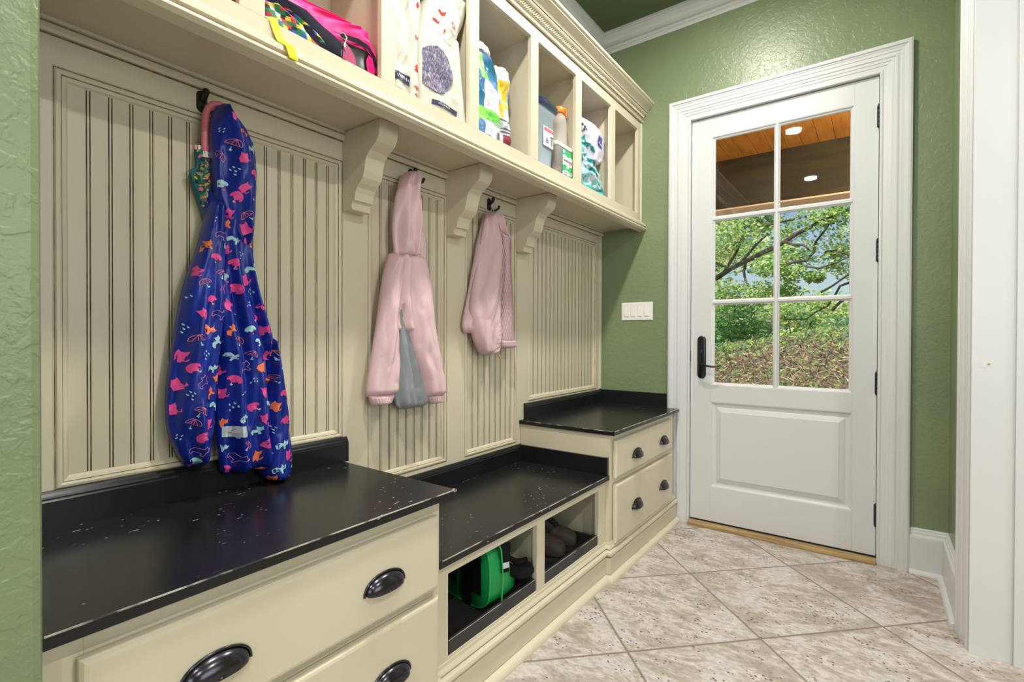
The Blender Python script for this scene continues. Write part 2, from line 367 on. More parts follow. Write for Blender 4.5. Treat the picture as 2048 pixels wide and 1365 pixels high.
# baseboard with cap and shoe, door wall to right wall
bp_ = [(0, .216), (.006, .216), (.010, .210), (.010, .203), (.014, .198), (.014, .188), (.022, .182), (.024, .172), (.024, .020)] + arc(.024, 0.0, .019, 90, 0, 4) + [(0, 0)]
struct(sweep_plan(MB(), bp_, [(DX1+.118, YD), (XR, YD), (XR, YR+.15)], WHITE, side=1), 'baseboard_right', smooth=True, angle=30)

# threshold
struct(MB().box((DX0+.012, 3.078, 0), (DX1-.012, 3.29, .022), RAWWOOD), 'trim_4', bevel=.003)
struct(MB().box((DX0+.012, 3.128, .022), (DX1-.012, 3.18, .0245), SHADOWGAP), 'trim_5')

# ------------------------------------------------------------------ door
YF = 3.132
dr = empty('door_1', ((DX0+DX1)/2, YF, 0), kind='structure'); dr['label'] = 'white exterior door with six glass lites over one raised panel'
a0, a1, z0, z1 = -.9235, .0035, .030, 2.467
m_ = MB(); th_ = .045
for x0, x1, c0, c1 in ((a0, -.806, z0, z1), (-.098, a1, z0, z1), (-.806, -.098, 2.348, z1), (-.806, -.098, .752, .852), (-.806, -.098, z0, .238)):
    m_.box((x0, YF, c0), (x1, YF+th_, c1), WHITED)
m_.build('door_frame', dr, bevel=.0012)
# raised panel
pf = [(0, 0), (.004, -.001), (.008, -.006), (.014, -.010), (.022, -.012), (.030, -.012), (.034, -.010), (.056, -.003), (.058, .0), (.10, .0)]
rectloops(MB(), (0, YF, 0), (1, 0, 0), (0, 0, 1), (0, -1, 0), (-.806, -.098, .238, .752), pf, WHITED, cap=WHITED).build('raised_panel', dr, smooth=True, angle=25)
# glazing: bars and panes
gx = [(-.787, -.474), (-.439, -.125)]; gz = [(.866, 1.340), (1.366, 1.842), (1.868, 2.334)]
m_ = MB()
stk = [(0, 0), (.004, -.001), (.009, -.007), (.015, -.010), (.018, -.014), (.019, -.018)]
rectloops(m_, (0, YF, 0), (1, 0, 0), (0, 0, 1), (0, -1, 0), (-.806, -.106+.008, .852, 2.348), stk, WHITED)
barp = lambda c, s_: [(c-.0165, -.016), (c-.015, -.010), (c-.009, -.006), (c-.006, -.001), (c+.006, -.001), (c+.009, -.006), (c+.015, -.010), (c+.0165, -.016)]
q = barp(-.4565, 1); m_.prism(([(x, YF-h, .855) for x, h in q], [(x, YF-h, 2.345) for x, h in q]), WHITED)
for zc in (1.353, 1.855):
    q = barp(zc, 1); m_.prism(([(-.80, YF+.0004-h, z) for z, h in q], [(-.105, YF+.0004-h, z) for z, h in q]), WHITED)
m_.build('glazing_bars', dr, smooth=False)
GLASS = bpy.data.materials.new('door_glass'); GLASS.use_nodes = True
n = GLASS.node_tree.nodes; l = GLASS.node_tree.links; n.clear()
out = n.new('ShaderNodeOutputMaterial'); mx = n.new('ShaderNodeMixShader'); tp = n.new('ShaderNodeBsdfTransparent'); gl = n.new('ShaderNodeBsdfGlossy'); fr = n.new('ShaderNodeFresnel')
fr.inputs[0].default_value = 1.5; gl.inputs['Roughness'].default_value = .01; tp.inputs[0].default_value = (.95, .97, .96, 1)
ml = n.new('ShaderNodeMath'); ml.operation = 'MULTIPLY'; ml.inputs[1].default_value = 1.5
l.new(fr.outputs[0], ml.inputs[0]); l.new(ml.outputs[0], mx.inputs[0]); l.new(tp.outputs[0], mx.inputs[1]); l.new(gl.outputs[0], mx.inputs[2]); l.new(mx.outputs[0], out.inputs[0])
for x0, x1 in gx:
    for c0, c1 in gz:
        MB().add([(x0-.006, YF+.018, c0-.006), (x1+.006, YF+.018, c0-.006), (x1+.006, YF+.018, c1+.006), (x0-.006, YF+.018, c1+.006)], [(0, 1, 2, 3)], GLASS).build('glass_pane', dr)
# hinges
for zc in (2.262, 1.585, .911, .240):
    m_ = MB(); xh = DX1-.013
    m_.box((xh-.010, YF-.003, zc-.052), (xh+.004, YF+.002, zc+.052), HINGE)
    for i in range(5):
        q0 = zc-.056+i*.0226; m_.lathe((xh-.001, YF-.010, q0), [(.0066, 0), (.0074, .001), (.0074, .0205), (.0066, .0215)], HINGE, 14)
    m_.lathe((xh-.001, YF-.010, zc-.060), [(.003, 0), (.0055, .002), (.0055, .004)], HINGE, 12); m_.lathe((xh-.001, YF-.010, zc+.057), [(.0055, 0), (.0055, .002), (.003, .005)], HINGE, 12)
    m_.build('hinge', dr, smooth=True)
# handle: rounded escutcheon, keyhole, lever
def stadium(cx, cz, hw, hh, n=12):
    p_ = []
    for k in range(n+1): a = math.pi*k/n; p_.append((cx+hw*math.cos(a), cz+hh-hw+hw*math.sin(a)))
    for k in range(n+1): a = math.pi+math.pi*k/n; p_.append((cx+hw*math.cos(a), cz-hh+hw+hw*math.sin(a)))
    return p_
hc = (-.8585, 1.021)
rs = [[(x, YF-h, z) for x, z in stadium(hc[0], hc[1], .0255-d, .130-d)] for d, h in ((0, 0), (0, .004), (.002, .0065), (.006, .008))]
hd = MB().rings(rs, BRONZE).build('handle_plate', dr, smooth=True)
m_ = MB().lathe((hc[0], YF-.008, 1.060), [(.0065, 0), (.0065, -.003), (.004, -.004)], BLACKIRON, 16, 'y'); m_.box((hc[0]-.001, YF-.0128, 1.045), (hc[0]+.001, YF-.012, 1.066), CHROME)
m_.build('keyhole', hd, smooth=True)
m_ = MB().lathe((hc[0], YF-.008, .976), [(.013, 0), (.012, -.006), (.009, -.012), (.009, -.045)], BRONZE, 18, 'y')
m_.tube([(hc[0], YF-.044, .976), (hc[0]+.02, YF-.052, .978), (hc[0]+.045, YF-.054, .972), (hc[0]+.075, YF-.052, .967), (hc[0]+.10, YF-.049, .970), (hc[0]+.122, YF-.046, .977)], [.009, .0085, .0075, .007, .006, .0035], BRONZE, 12, flat=.8)
m_.build('lever', hd, smooth=True)
MB().box((DX0+.0095, YF-.0045, .992), (DX0+.0135, YF+.03, 1.060), BLACKIRON).build('strike_plate', dr)
# alarm contact on the head jamb
tag(MB().lathe((-.907+.02, 3.124, 2.466), [(.004, 0), (.004, .004)], RAWWOOD, 10).build('alarm_contact', dr), kind=None)

# switch plate
sp = empty('light_switch_plate', (-1.269, YD, 1.312), 'white four gang rocker switch plate on the green wall', 'light switch')
m_ = rectloops(MB(), (-1.269, YD, 1.312), (1, 0, 0), (0, 0, 1), (0, -1, 0), (-.107, .107, -.0585, .0585), [(0, 0), (0, .003), (.003, .0058)], PLASTICW, cap=PLASTICW)
m_.build('plate', sp, bevel=.0008)
for i in range(4):
    cx = -.069+.046*i
    m_ = rectloops(MB(), (-1.269, YD-.0057, 1.312), (1, 0, 0), (0, 0, 1), (0, -1, 0), (cx-.017, cx+.017, -.034, .034), [(0, .0002), (0, .0014), (.0012, .0014), (.0016, .0006), (.0026, .0006)], PLASTICW)
    zb = -.031; q = [(cx-.0144, .0006, -.0314), (cx+.0144, .0006, -.0314), (cx+.0144, .0006, .0314), (cx-.0144, .0006, .0314)]
    q2 = [(cx-.0144, .0045, -.0314), (cx+.0144, .0045, -.0314), (cx+.0144, .0015, .0314), (cx-.0144, .0015, .0314)]
    T = lambda p_: (-1.269+p_[0], YD-.0057-p_[1], 1.312+p_[2])
    m_.prism(([T(a) for a in q], [T(a) for a in q2]), PLASTICW)
    rk = m_.build('rocker', sp)
    for s_ in (-1, 1): 
        MB().lathe((-1.269+cx, YD-.0055, 1.312+s_*.048), [(.0028, 0), (.0028, -.0009), (.001, -.0012)], PLASTICW, 10, 'y').build('screw', sp)

# recessed downlights
for i, (lx, ly) in enumerate(LIGHTS):
    places = ['nearest the glazed door', 'midway along the cabinet row', 'behind the camera over the hall', 'added for fill, side room nearer the door wall', 'added for fill, side room farther from the door wall']
    d = empty('recessed_downlight', (lx, ly, ZCL), 'round white recessed ceiling light ' + places[i], 'ceiling light', 'recessed ceiling lights')
    MB().lathe((lx, ly, ZCL), [(.100, 0), (.100, -.004), (.092, -.008), (.074, -.008), (.070, .0)], WHITE, 32).build('trim_ring', d, smooth=True)
    MB().lathe((lx, ly, ZCL-.0035), [(.070, 0), (.060, .0015), (.001, .002)], LENS, 32).build('lens', d, smooth=True)

# ================================================================== BUILT-INS ALONG THE LEFT WALL
XP = -1.525; YA = .174
# --- beadboard panelling
root = empty('beadboard_panelling', (XW, 1.65, .5), 'cream beadboard wall panelling behind the hanging coats, four glazed panels', 'wall panelling')
PAN = [(.300, 1.066, .783, 1.760), (1.176, 1.596, .590, 1.760), (1.716, 2.120, .585, 1.760), (2.232, 3.042, .792, 1.775)]
m_ = MB(); xs = XP-.018
def face(y0, y1, c0, c1): m_.box((xs-.012, y0, c0), (XP, y1, c1), CREAM)
ys = [YA] + [v for p in PAN for v in (p[0], p[1])] + [3.085]
for i in range(0, len(ys), 2): face(ys[i], ys[i+1], .40, 1.8615)
for y0, y1, c0, c1 in PAN: face(y0, y1, .40, c0); face(y0, y1, c1, 1.8615)
m_.box((XW+.001, YA, .40), (xs-.012, 3.085, 1.8615), CREAM)
m_.build('panel_frame', root)
# end bead against the door wall
m_ = MB(); pr = [(XP-.02, 3.085), (XP+.002, 3.085), (XP+.004, 3.088), (XP-.001, 3.092), (XP-.001, 3.094), (XP+.005, 3.097), (XP+.006, 3.104), (XP+.001, 3.108), (XP+.001, 3.110), (XP+.003, 3.112), (XP+.003, 3.1195), (XP-.02, 3.1195)]
mm = [CREAM, CREAM, GLAZE, GLAZE, CREAM, CREAM, GLAZE, GLAZE, CREAM, CREAM, CREAM, CREAM]
a = [(x, y, .79) for x, y in pr]; b_ = [(x, y, 1.83) for x, y in pr]; k = len(pr)
m_.add(a+b_, [(i, (i+1) % k, k+(i+1) % k, k+i) for i in range(k)], mm); m_.build('end_bead', root)
for y0, y1, c0, c1 in PAN:
    m_ = MB(); N = (1, 0, 0)
    prof = [(-.002, .0002), (0, -.0008), (.0022, -.0008), (.005, .0022), (.010, .0030), (.0145, .0008), (.0150, -.003), (.0165, -.003), (.024, -.006), (.029, -.0125)]
    rectloops(m_, (XP, 0, 0), (0, 1, 0), (0, 0, 1), N, (y0, y1, c0, c1), prof, [GLAZE, GLAZE, CREAM, CREAM, CREAM, GLAZE2, GLAZE, CREAM, CREAM])
    fr_ = m_.build('panel_moulding', root, smooth=False)
    # boards with double bead grooves
    m_ = MB(); pts = [(y0+.02, 0)]; ms = []; y = y0+.0195
    g_ = lambda yy: [(yy-.0015, 0), (yy-.0008, -.0024), (yy+.0008, -.0024), (yy+.0015, 0)]
    while y < y1-.012:
        for gy in (y, y+.0064):
            q = g_(gy); pts += q; ms += [CREAM, GLAZE, GLAZE, GLAZE]
        y += .0432
    pts.append((y1-.02, 0)); ms.append(CREAM)
    lo = [(XP-.0115+h, yy, c0+.02) for yy, h in pts]; hi = [(XP-.0115+h, yy, c1-.02) for yy, h in pts]; k = len(pts)
    m_.add(lo+hi, [(i, i+1, k+i+1, k+i) for i in range(k-1)], ms)
    m_.build('beadboard', root)
# moulding under the shelf, broken by the brackets
COR = [(1.066, 1.144), (1.585, 1.663), (2.108, 2.186)]
segs = [(YA, COR[0][0])] + [(COR[i][1], COR[i+1][0]) for i in range(2)] + [(COR[2][1], 3.1195)]
for s0, s1 in segs:
    m_ = MB(); pr = [(0, 1.8265), (.003, 1.8265), (.003, 1.8295), (.010, 1.8295), (.0145, 1.835), (.0145, 1.846), (.010, 1.8505), (.006, 1.8505), (.006, 1.8535), (.012, 1.856), (.015, 1.8625), (0, 1.8625)]
    mm = [GLAZE, GLAZE, CREAM, CREAM, CREAM, CREAM, GLAZE, GLAZE, CREAM, CREAM, CREAM]
    lo = [(XP+x, s0, z) for x, z in pr]; hi = [(XP+x, s1, z) for x, z in pr]; k = len(pr)
    m_.add(lo+hi, [(i, i+1, k+i+1, k+i) for i in range(k-1)] + [tuple(range(k)), tuple(range(k, 2*k))], mm+[CREAM, CREAM]); m_.build('cove_moulding', root)

# --- brackets
cpro = [(XP+.0005, 1.8605), (-1.322, 1.8605), (-1.322, 1.846), (-1.323, 1.825), (-1.327, 1.806), (-1.338, 1.790), (-1.356, 1.778), (-1.375, 1.767), (-1.390, 1.750), (-1.398, 1.728), (-1.402, 1.705), (-1.410, 1.683), (-1.426, 1.667),
        (-1.442, 1.654), (-1.451, 1.638), (-1.456, 1.618), (-1.457, 1.612), (-1.464, 1.612), (-1.470, 1.606), (-1.473, 1.594), (-1.470, 1.582), (XP+.0005, 1.582)]
wh = ['left, beside the blue raincoat', 'middle, between the two pink jackets', 'right, past the quilted jacket']
for (y0, y1), s_ in zip(COR, wh):
    m_ = MB().prism(([(x, y0, z) for x, z in cpro], [(x, y1, z) for x, z in cpro]), CREAM)
    o = m_.build('shelf_bracket', origin=(XP, (y0+y1)/2, 1.582), smooth=False, bevel=.0015)
    tag(o, 'cream scrolled wooden bracket under the shelf, ' + s_, 'bracket', 'scrolled shelf brackets')

# --- cubby cabinet
XF = -1.24
ST = [(YA, .235), (.58, .643), (1.006, 1.060), (1.419, 1.474), (1.831, 1.890), (2.238, 2.299), (2.650, 2.709), (3.047, 3.1195)]
ZB, ZT = 1.938, 2.475
root = empty('cubby_cabinet', (XW, 1.65, 1.86), 'cream wall cabinet with a row of open cubbies above the coat hooks', 'wall cabinet')
m_ = MB()
m_.box((XW, YA, 1.862), (-1.262, 3.1195, 1.878), CREAM)
m_.box((XW, YA, ZB-.02), (XF-.019, 3.1195, ZB-.004), CREAM)
m_.box((XW, YA, ZT+.012), (XF-.019, 3.1195, ZT+.03), CREAM)
m_.box((XW, YA, 1.878), (XW+.01, 3.1195, ZT+.03), CREAM)
m_.build('carcass', root)
for s0, s1 in ST[1:-1]:
    c = (s0+s1)/2+.012; MB().box((XW+.01, c-.010, ZB-.004), (XF-.019, c+.010, ZT+.012), CREAM).build('divider', root)
MB().box((XW+.01, 3.100, ZB-.004), (XF-.019, 3.1193, ZT+.012), CREAM).build('divider', root)
m_ = MB()
for s0, s1 in ST: m_.box((XF-.019, s0, ZB), (XF, min(s1, 3.095), ZT), CREAM)
m_.box((XF-.019, YA, 1.893), (XF, 3.095, ZB), CREAM); m_.box((XF-.019, YA, ZT), (XF, 3.095, 2.533), CREAM)
m_.build('face_frame', root, bevel=.0008)
for s0, s1 in [(3.0952, 3.1015), (3.1035, 3.1105), (3.1122, 3.1193)]: MB().box((XF-.019, s0, 1.893), (XF+.003, s1, 2.533), CREAM).build('end_bead', root, bevel=.002)
MB().box((XF-.018, 3.094, 1.893), (XF-.002, 3.1193, 2.53), GLAZE).build('joint_line', root)
# fascia / shelf edge
pr = [(XF-.02, 1.893), (XF+.004, 1.893), (XF+.006, 1.888), (XF+.006, 1.884), (XF+.018, 1.882), (XF+.026, 1.877), (XF+.028, 1.8615), (XF+.024, 1.860), (XF+.019, 1.858), (XF+.019, 1.853), (XF+.029, 1.850), (XF+.031, 1.845), (XF+.031, 1.842), (XF+.020, 1.834), (XF-.014, 1.828), (XF-.022, 1.831), (XF-.022, 1.862)]
mm = [CREAM]*3+[GLAZE2, CREAM, CREAM, CREAM, CREAM, GLAZE2]+[CREAM]*8; k = len(pr)
m_ = MB().add([(x, YA, z) for x, z in pr]+[(x, 3.1193, z) for x, z in pr], [(i, (i+1) % k, k+(i+1) % k, k+i) for i in range(k)]+[tuple(range(k)), tuple(range(k, 2*k))], mm[:k]+[CREAM]*2)
m_.build('shelf_edge_moulding', root, smooth=False)
# crown with rope bead
pr = [(XF-.01, 2.528), (XF+.0015, 2.528), (XF+.0015, 2.5315), (XF+.010, 2.533), (XF+.012, 2.540), (XF+.012, 2.545), (XF+.018, 2.549), (XF+.018, 2.5525), (XF+.0165, 2.553), (XF+.0165, 2.5745), (XF+.022, 2.575),
      (XF+.030, 2.5775), (XF+.034, 2.583), (XF+.034, 2.590), (XF+.0375, 2.5905), (XF+.042, 2.600), (XF+.054, 2.615), (XF+.070, 2.625), (XF+.072, 2.632), (XF+.079, 2.636), (XF+.081, 2.642), (XF+.081, 2.648), (XF-.01, 2.648)]
mm = [GLAZE, GLAZE, CREAM, CREAM, CREAM, CREAM, GLAZE, GLAZE, GLAZE2, CREAM, CREAM, CREAM, CREAM, GLAZE, CREAM, CREAM, CREAM, CREAM, CREAM, CREAM, CREAM, CREAM, CREAM]; k = len(pr)
m_ = MB().add([(x, YA, z) for x, z in pr]+[(x, 3.1193, z) for x, z in pr], [(i, (i+1) % k, k+(i+1) % k, k+i) for i in range(k)]+[tuple(range(k)), tuple(range(k, 2*k))], mm[:k]+[CREAM]*2)
m_.build('crown_moulding', root, smooth=False)
m_ = MB(); y = YA+.01
while y < 3.11:
    x0, zc = XF+.0165, 2.5635
    m_.rings([[(x0+dx*s_, y+dy*s_+t*.010, zc+t*.0095) for dx, dy in ((-.002, -.0052), (.006, -.0034), (.0085, 0), (.006, .0034), (-.002, .0052))] for t, s_ in ((-1, .75), (-.4, 1), (.4, 1), (1, .75))], CREAM)
    y += .0145
m_.build('rope_bead', root, smooth=True)
MB().box((XW, YA, 2.505), (XF-.01, 3.1193, 2.52), CREAM).build('top_board', root)

# --- base cabinets
def cup_pull(parent, x, y, z, w=.098):
    m_ = MB(); rs = []; hw, hh, dp = w/2, .037, .026; z -= .012
    for j in range(11):                    # quarter of an ellipsoid, open below
        a = math.pi/2*j/10; rr = math.cos(a)**.75
        rs.append([(x+dp*math.sin(a), y-hw*rr*math.cos(math.pi*i/24), z+hh*rr*math.sin(math.pi*i/24)**.85-.004*math.sin(a)) for i in range(25)])
    m_.rings(rs, BRONZE, cap=False, closed=False)
    m_.tube([(x+.002, y-(hw+.0035)*math.cos(math.pi*i/24), z-.002+(hh+.004)*math.sin(math.pi*i/24)**.85) for i in range(25)], .0030, BRONZE, 8)
    k = m_.build('cup_pull', parent, smooth=True, angle=60); q = k.modifiers.new('solid', 'SOLIDIFY'); q.thickness = .0015; q.offset = -1
    return k
def drawer(parent, xf, y0, y1, c0, c1, ph, pw):
    m_ = rectloops(MB(), (xf-.018, 0, 0), (0, 1, 0), (0, 0, 1), (1, 0, 0), (y0, y1, c0, c1), [(0, 0), (0, .010), (.001, .012), (.006, .0165), (.012, .018)], CREAM, cap=CREAM)
    m_.box((xf-.45, y0+.03, c0+.03), (xf-.0185, y1-.03, c1-.03), CREAM)
    d = m_.build('drawer', parent, smooth=False, bevel=.0006)
    for yy in ph: cup_pull(d, xf+.0005, yy, (c0+c1)/2-.008+pw, .117)
    return d
def base_moulding(parent, path, xo, name='base_moulding'):
    pr = [(-.006, .170), (.003, .170), (.004, .160), (.009, .151), (.011, .146), (.011, .1435), (.006, .1425), (.006, .1400), (.013, .138), (.020, .131), (.022, .122), (.018, .113), (.012, .110), (.006, .1085), (.006, .1055), (.013, .104), (.015, .098), (.015, .024)]
    mm = [CREAM]*5+[GLAZE, GLAZE]+[CREAM]*5+[GLAZE, GLAZE]+[CREAM]*3
    m_ = sweep_plan(MB(), pr, path, mm, side=1, caps=False); m_.build(name, parent, smooth=False)
    sh = [(.015, .0285), (.015, .0272)] + arc(.015, .002, .0245, 85, 0, 5) + [(.0395, .0)]
    m_ = sweep_plan(MB(), sh, path, [GLAZE]+[CREAM]*8, side=1, caps=False); m_.build('shoe_moulding', parent, smooth=False)

XFA = -1.010       # face frame of end cabinets ; drawers stand 18+ mm proud
XFM = -1.030       # face frame of the bench
cab = []
c1 = empty('drawer_cabinet', (-1.25, .61, 0), 'cream two drawer cabinet with cup pulls beneath the long black counter in the foreground', 'drawer cabinet')
m_ = MB(); y0, y1 = YA, 1.027
for a, b_, c, d in ((y0, .232, .03, .678), (1.000, y1, .03, .678), (.232, 1.000, .625, .678), (.232, 1.000, .402, .442), (.232, 1.000, .03, .175)): m_.box((XFA-.02, a, c), (XFA, b_, d), CREAM)
m_.box((XP+.002, y0, .03), (XFA-.02, y0+.018, .678), CREAM); m_.box((XP+.002, y1-.018, .03), (XFA-.02, y1, .678), CREAM); m_.box((XP+.002, y0+.018, .03), (XFA-.02, y1-.018, .05), CREAM)
m_.box((XP+.002, y0+.018, .05), (XP+.01, y1-.018, .678), CREAM)
m_.build('cabinet_body', c1, bevel=.0008)
drawer(c1, -.986, .222, 1.006, .434, .637, (.419, .811), .0); drawer(c1, -.986, .222, 1.006, .165, .411, (.419, .832), .0)
base_moulding(c1, [(XFA, y0), (XFA, y1+.001)], 0)

c2 = empty('storage_bench', (-1.28, 1.6, 0), 'cream low bench cabinet with two open shoe compartments in the middle of the row', 'bench')
m_ = MB(); y0, y1 = 1.028, 2.156
for a, b_, c, d in ((y0, 1.086, .03, .468), (1.570, 1.625, .03, .468), (2.087, y1, .03, .468), (1.086, 1.570, .430, .468), (1.625, 2.087, .430, .468), (1.086, 1.570, .03, .180), (1.625, 2.087, .03, .180)): m_.box((XFM-.02, a, c), (XFM, b_, d), CREAM)
m_.box((XP+.002, y0, .03), (XFM-.02, y0+.018, .468), CREAM); m_.box((XP+.002, y1-.018, .03), (XFM-.02, y1, .468), CREAM); m_.box((XP+.002, y0+.018, .03), (XP+.01, y1-.018, .468), CREAM)
m_.box((XP+.002, y0+.018, .155), (XFM-.02, y1-.018, .172), TRAY); m_.build('cabinet_body', c2, bevel=.0008)
MB().box((XP+.01, 1.600, .172), (XFM-.02, 1.618, .468), CREAM).build('divider', c2)
base_moulding(c2, [(XFM, y0), (XFM, y1+.001)], 0)

c3 = empty('drawer_cabinet', (-1.25, 2.64, 0), 'cream two drawer cabinet with cup pulls beside the glazed door', 'drawer cabinet')
m_ = MB(); y0, y1 = 2.157, 3.055
for a, b_, c, d in ((y0, 2.205, .03, .680), (2.985, y1, .03, .680), (2.205, 2.985, .635, .680), (2.205, 2.985, .432, .478), (2.205, 2.985, .03, .175)): m_.box((XFA-.02, a, c), (XFA, b_, d), CREAM)
m_.box((XP+.002, y0, .03), (XFA-.02, y0+.018, .680), CREAM); m_.box((XP+.002, y1-.018, .03), (XFA-.02, y1, .680), CREAM); m_.box((XP+.002, y0+.018, .03), (XFA-.02, y1-.018, .05), CREAM)

m_.build('cabinet_body', c3, bevel=.0008)
drawer(c3, -.988, 2.192, 2.998, .470, .648, (2.438, 2.833), -.006); drawer(c3, -.988, 2.192, 2.998, .160, .440, (2.438, 2.833), -.006)
base_moulding(c3, [(XFM+.002, y0), (XFA, y0), (XFA, 3.094)], 0)

# --- countertops
XS = -1.505
def splash(mb, y0, y1, zt, h):
    pr = [(XP+.0008, zt), (XS, zt), (XS, zt+h-.022), (XS-.002, zt+h-.018), (XS-.002, zt+h-.014), (XS-.005, zt+h-.010), (XS-.008, zt+h-.004), (XS-.011, zt+h), (XP+.0008, zt+h)]; k = len(pr)
    mb.add([(x, y0, z) for x, z in pr]+[(x, y1, z) for x, z in pr], [(i, (i+1) % k, k+(i+1) % k, k+i) for i in range(k)]+[tuple(range(k)), tuple(range(k, 2*k))], BLACKS)
def edge_wear(parent, y0, y1, xf, zt):
    m_ = MB().box((xf-.0022, y0, zt-.0019), (xf+.0005, y1, zt+.0004), WORN)
    m_.build('worn_edge', parent)
t1 = empty('countertop', (-1.25, .62, .70), 'long worn black painted counter in the foreground, under the blue raincoat', 'countertop')
MB().box((XP+.001, YA, .678), (-.975, 1.062, .700), BLACK).build('top', t1, bevel=.002)
m_ = MB(); splash(m_, YA, 1.078, .700, .085); m_.build('backsplash', t1); edge_wear(t1, .18, 1.06, -.975, .700)
MB().box((-.985, 1.052, .694), (-.9745, 1.0625, .7004), WORN).build('chipped_corner', t1)
t2 = empty('countertop', (-1.28, 1.62, .49), 'low black seat top of the shoe bench in the middle', 'countertop')
MB().box((XP+.001, 1.0285, .468), (-1.008, 2.1565, .490), BLACK).build('top', t2, bevel=.002)
m_ = MB(); splash(m_, 1.0285, 2.155, .490, .085); m_.box((XS-.002, 2.141, .490), (-1.014, 2.1565, .572), BLACKS); m_.box((-1.03, 2.139, .490), (-1.0125, 2.1565, .574), BLACKS); m_.build('backsplash', t2, bevel=.0015); edge_wear(t2, 1.04, 2.155, -1.008, .490)
t3 = empty('countertop', (-1.25, 2.65, .70), 'square black counter top beside the glazed door', 'countertop')
MB().box((XP+.001, 2.145, .680), (-.980, 3.089, .700), BLACK).build('top', t3, bevel=.002)
m_ = MB(); splash(m_, 2.188, 3.118, .700, .085); m_.box((XS-.002, 3.10, .700), (-1.068, 3.1195, .785), BLACKS); m_.build('backsplash', t3); edge_wear(t3, 2.15, 3.08, -.980, .700)
MB().box((-1.48, 2.1446, .6982), (-.99, 2.1464, .7004), WORN).build('worn_edge', t3)

# --- black boot trays
for (y0, y1, s_) in ((1.090, 1.566, 'holding the green sports bag'), (1.629, 2.083, 'holding the brown boots')):
    m_ = MB(); x0, x1, zf, zl = -1.50, XFM-.003, .176, .224
    m_.box((x0, y0, zf), (x1, y1, zf+.008), TRAY); m_.box((x1-.012, y0, zf+.008), (x1, y1, zl), TRAY); m_.box((x0, y0, zf+.008), (x0+.012, y1, zl), TRAY)
    m_.box((x0+.012, y0, zf+.008), (x1-.012, y0+.012, zl-.004), TRAY); m_.box((x0+.012, y1-.012, zf+.008), (x1-.012, y1, zl-.004), TRAY)
    m_.box((x1-.0015, y0+.002, zl-.0012), (x1+.0004, y1-.002, zl+.0004), WORN)
    tag(m_.build('boot_tray', origin=((x0+x1)/2, (y0+y1)/2, zf), bevel=.001), 'black wooden boot tray in the bench, ' + s_, 'tray', 'boot trays')

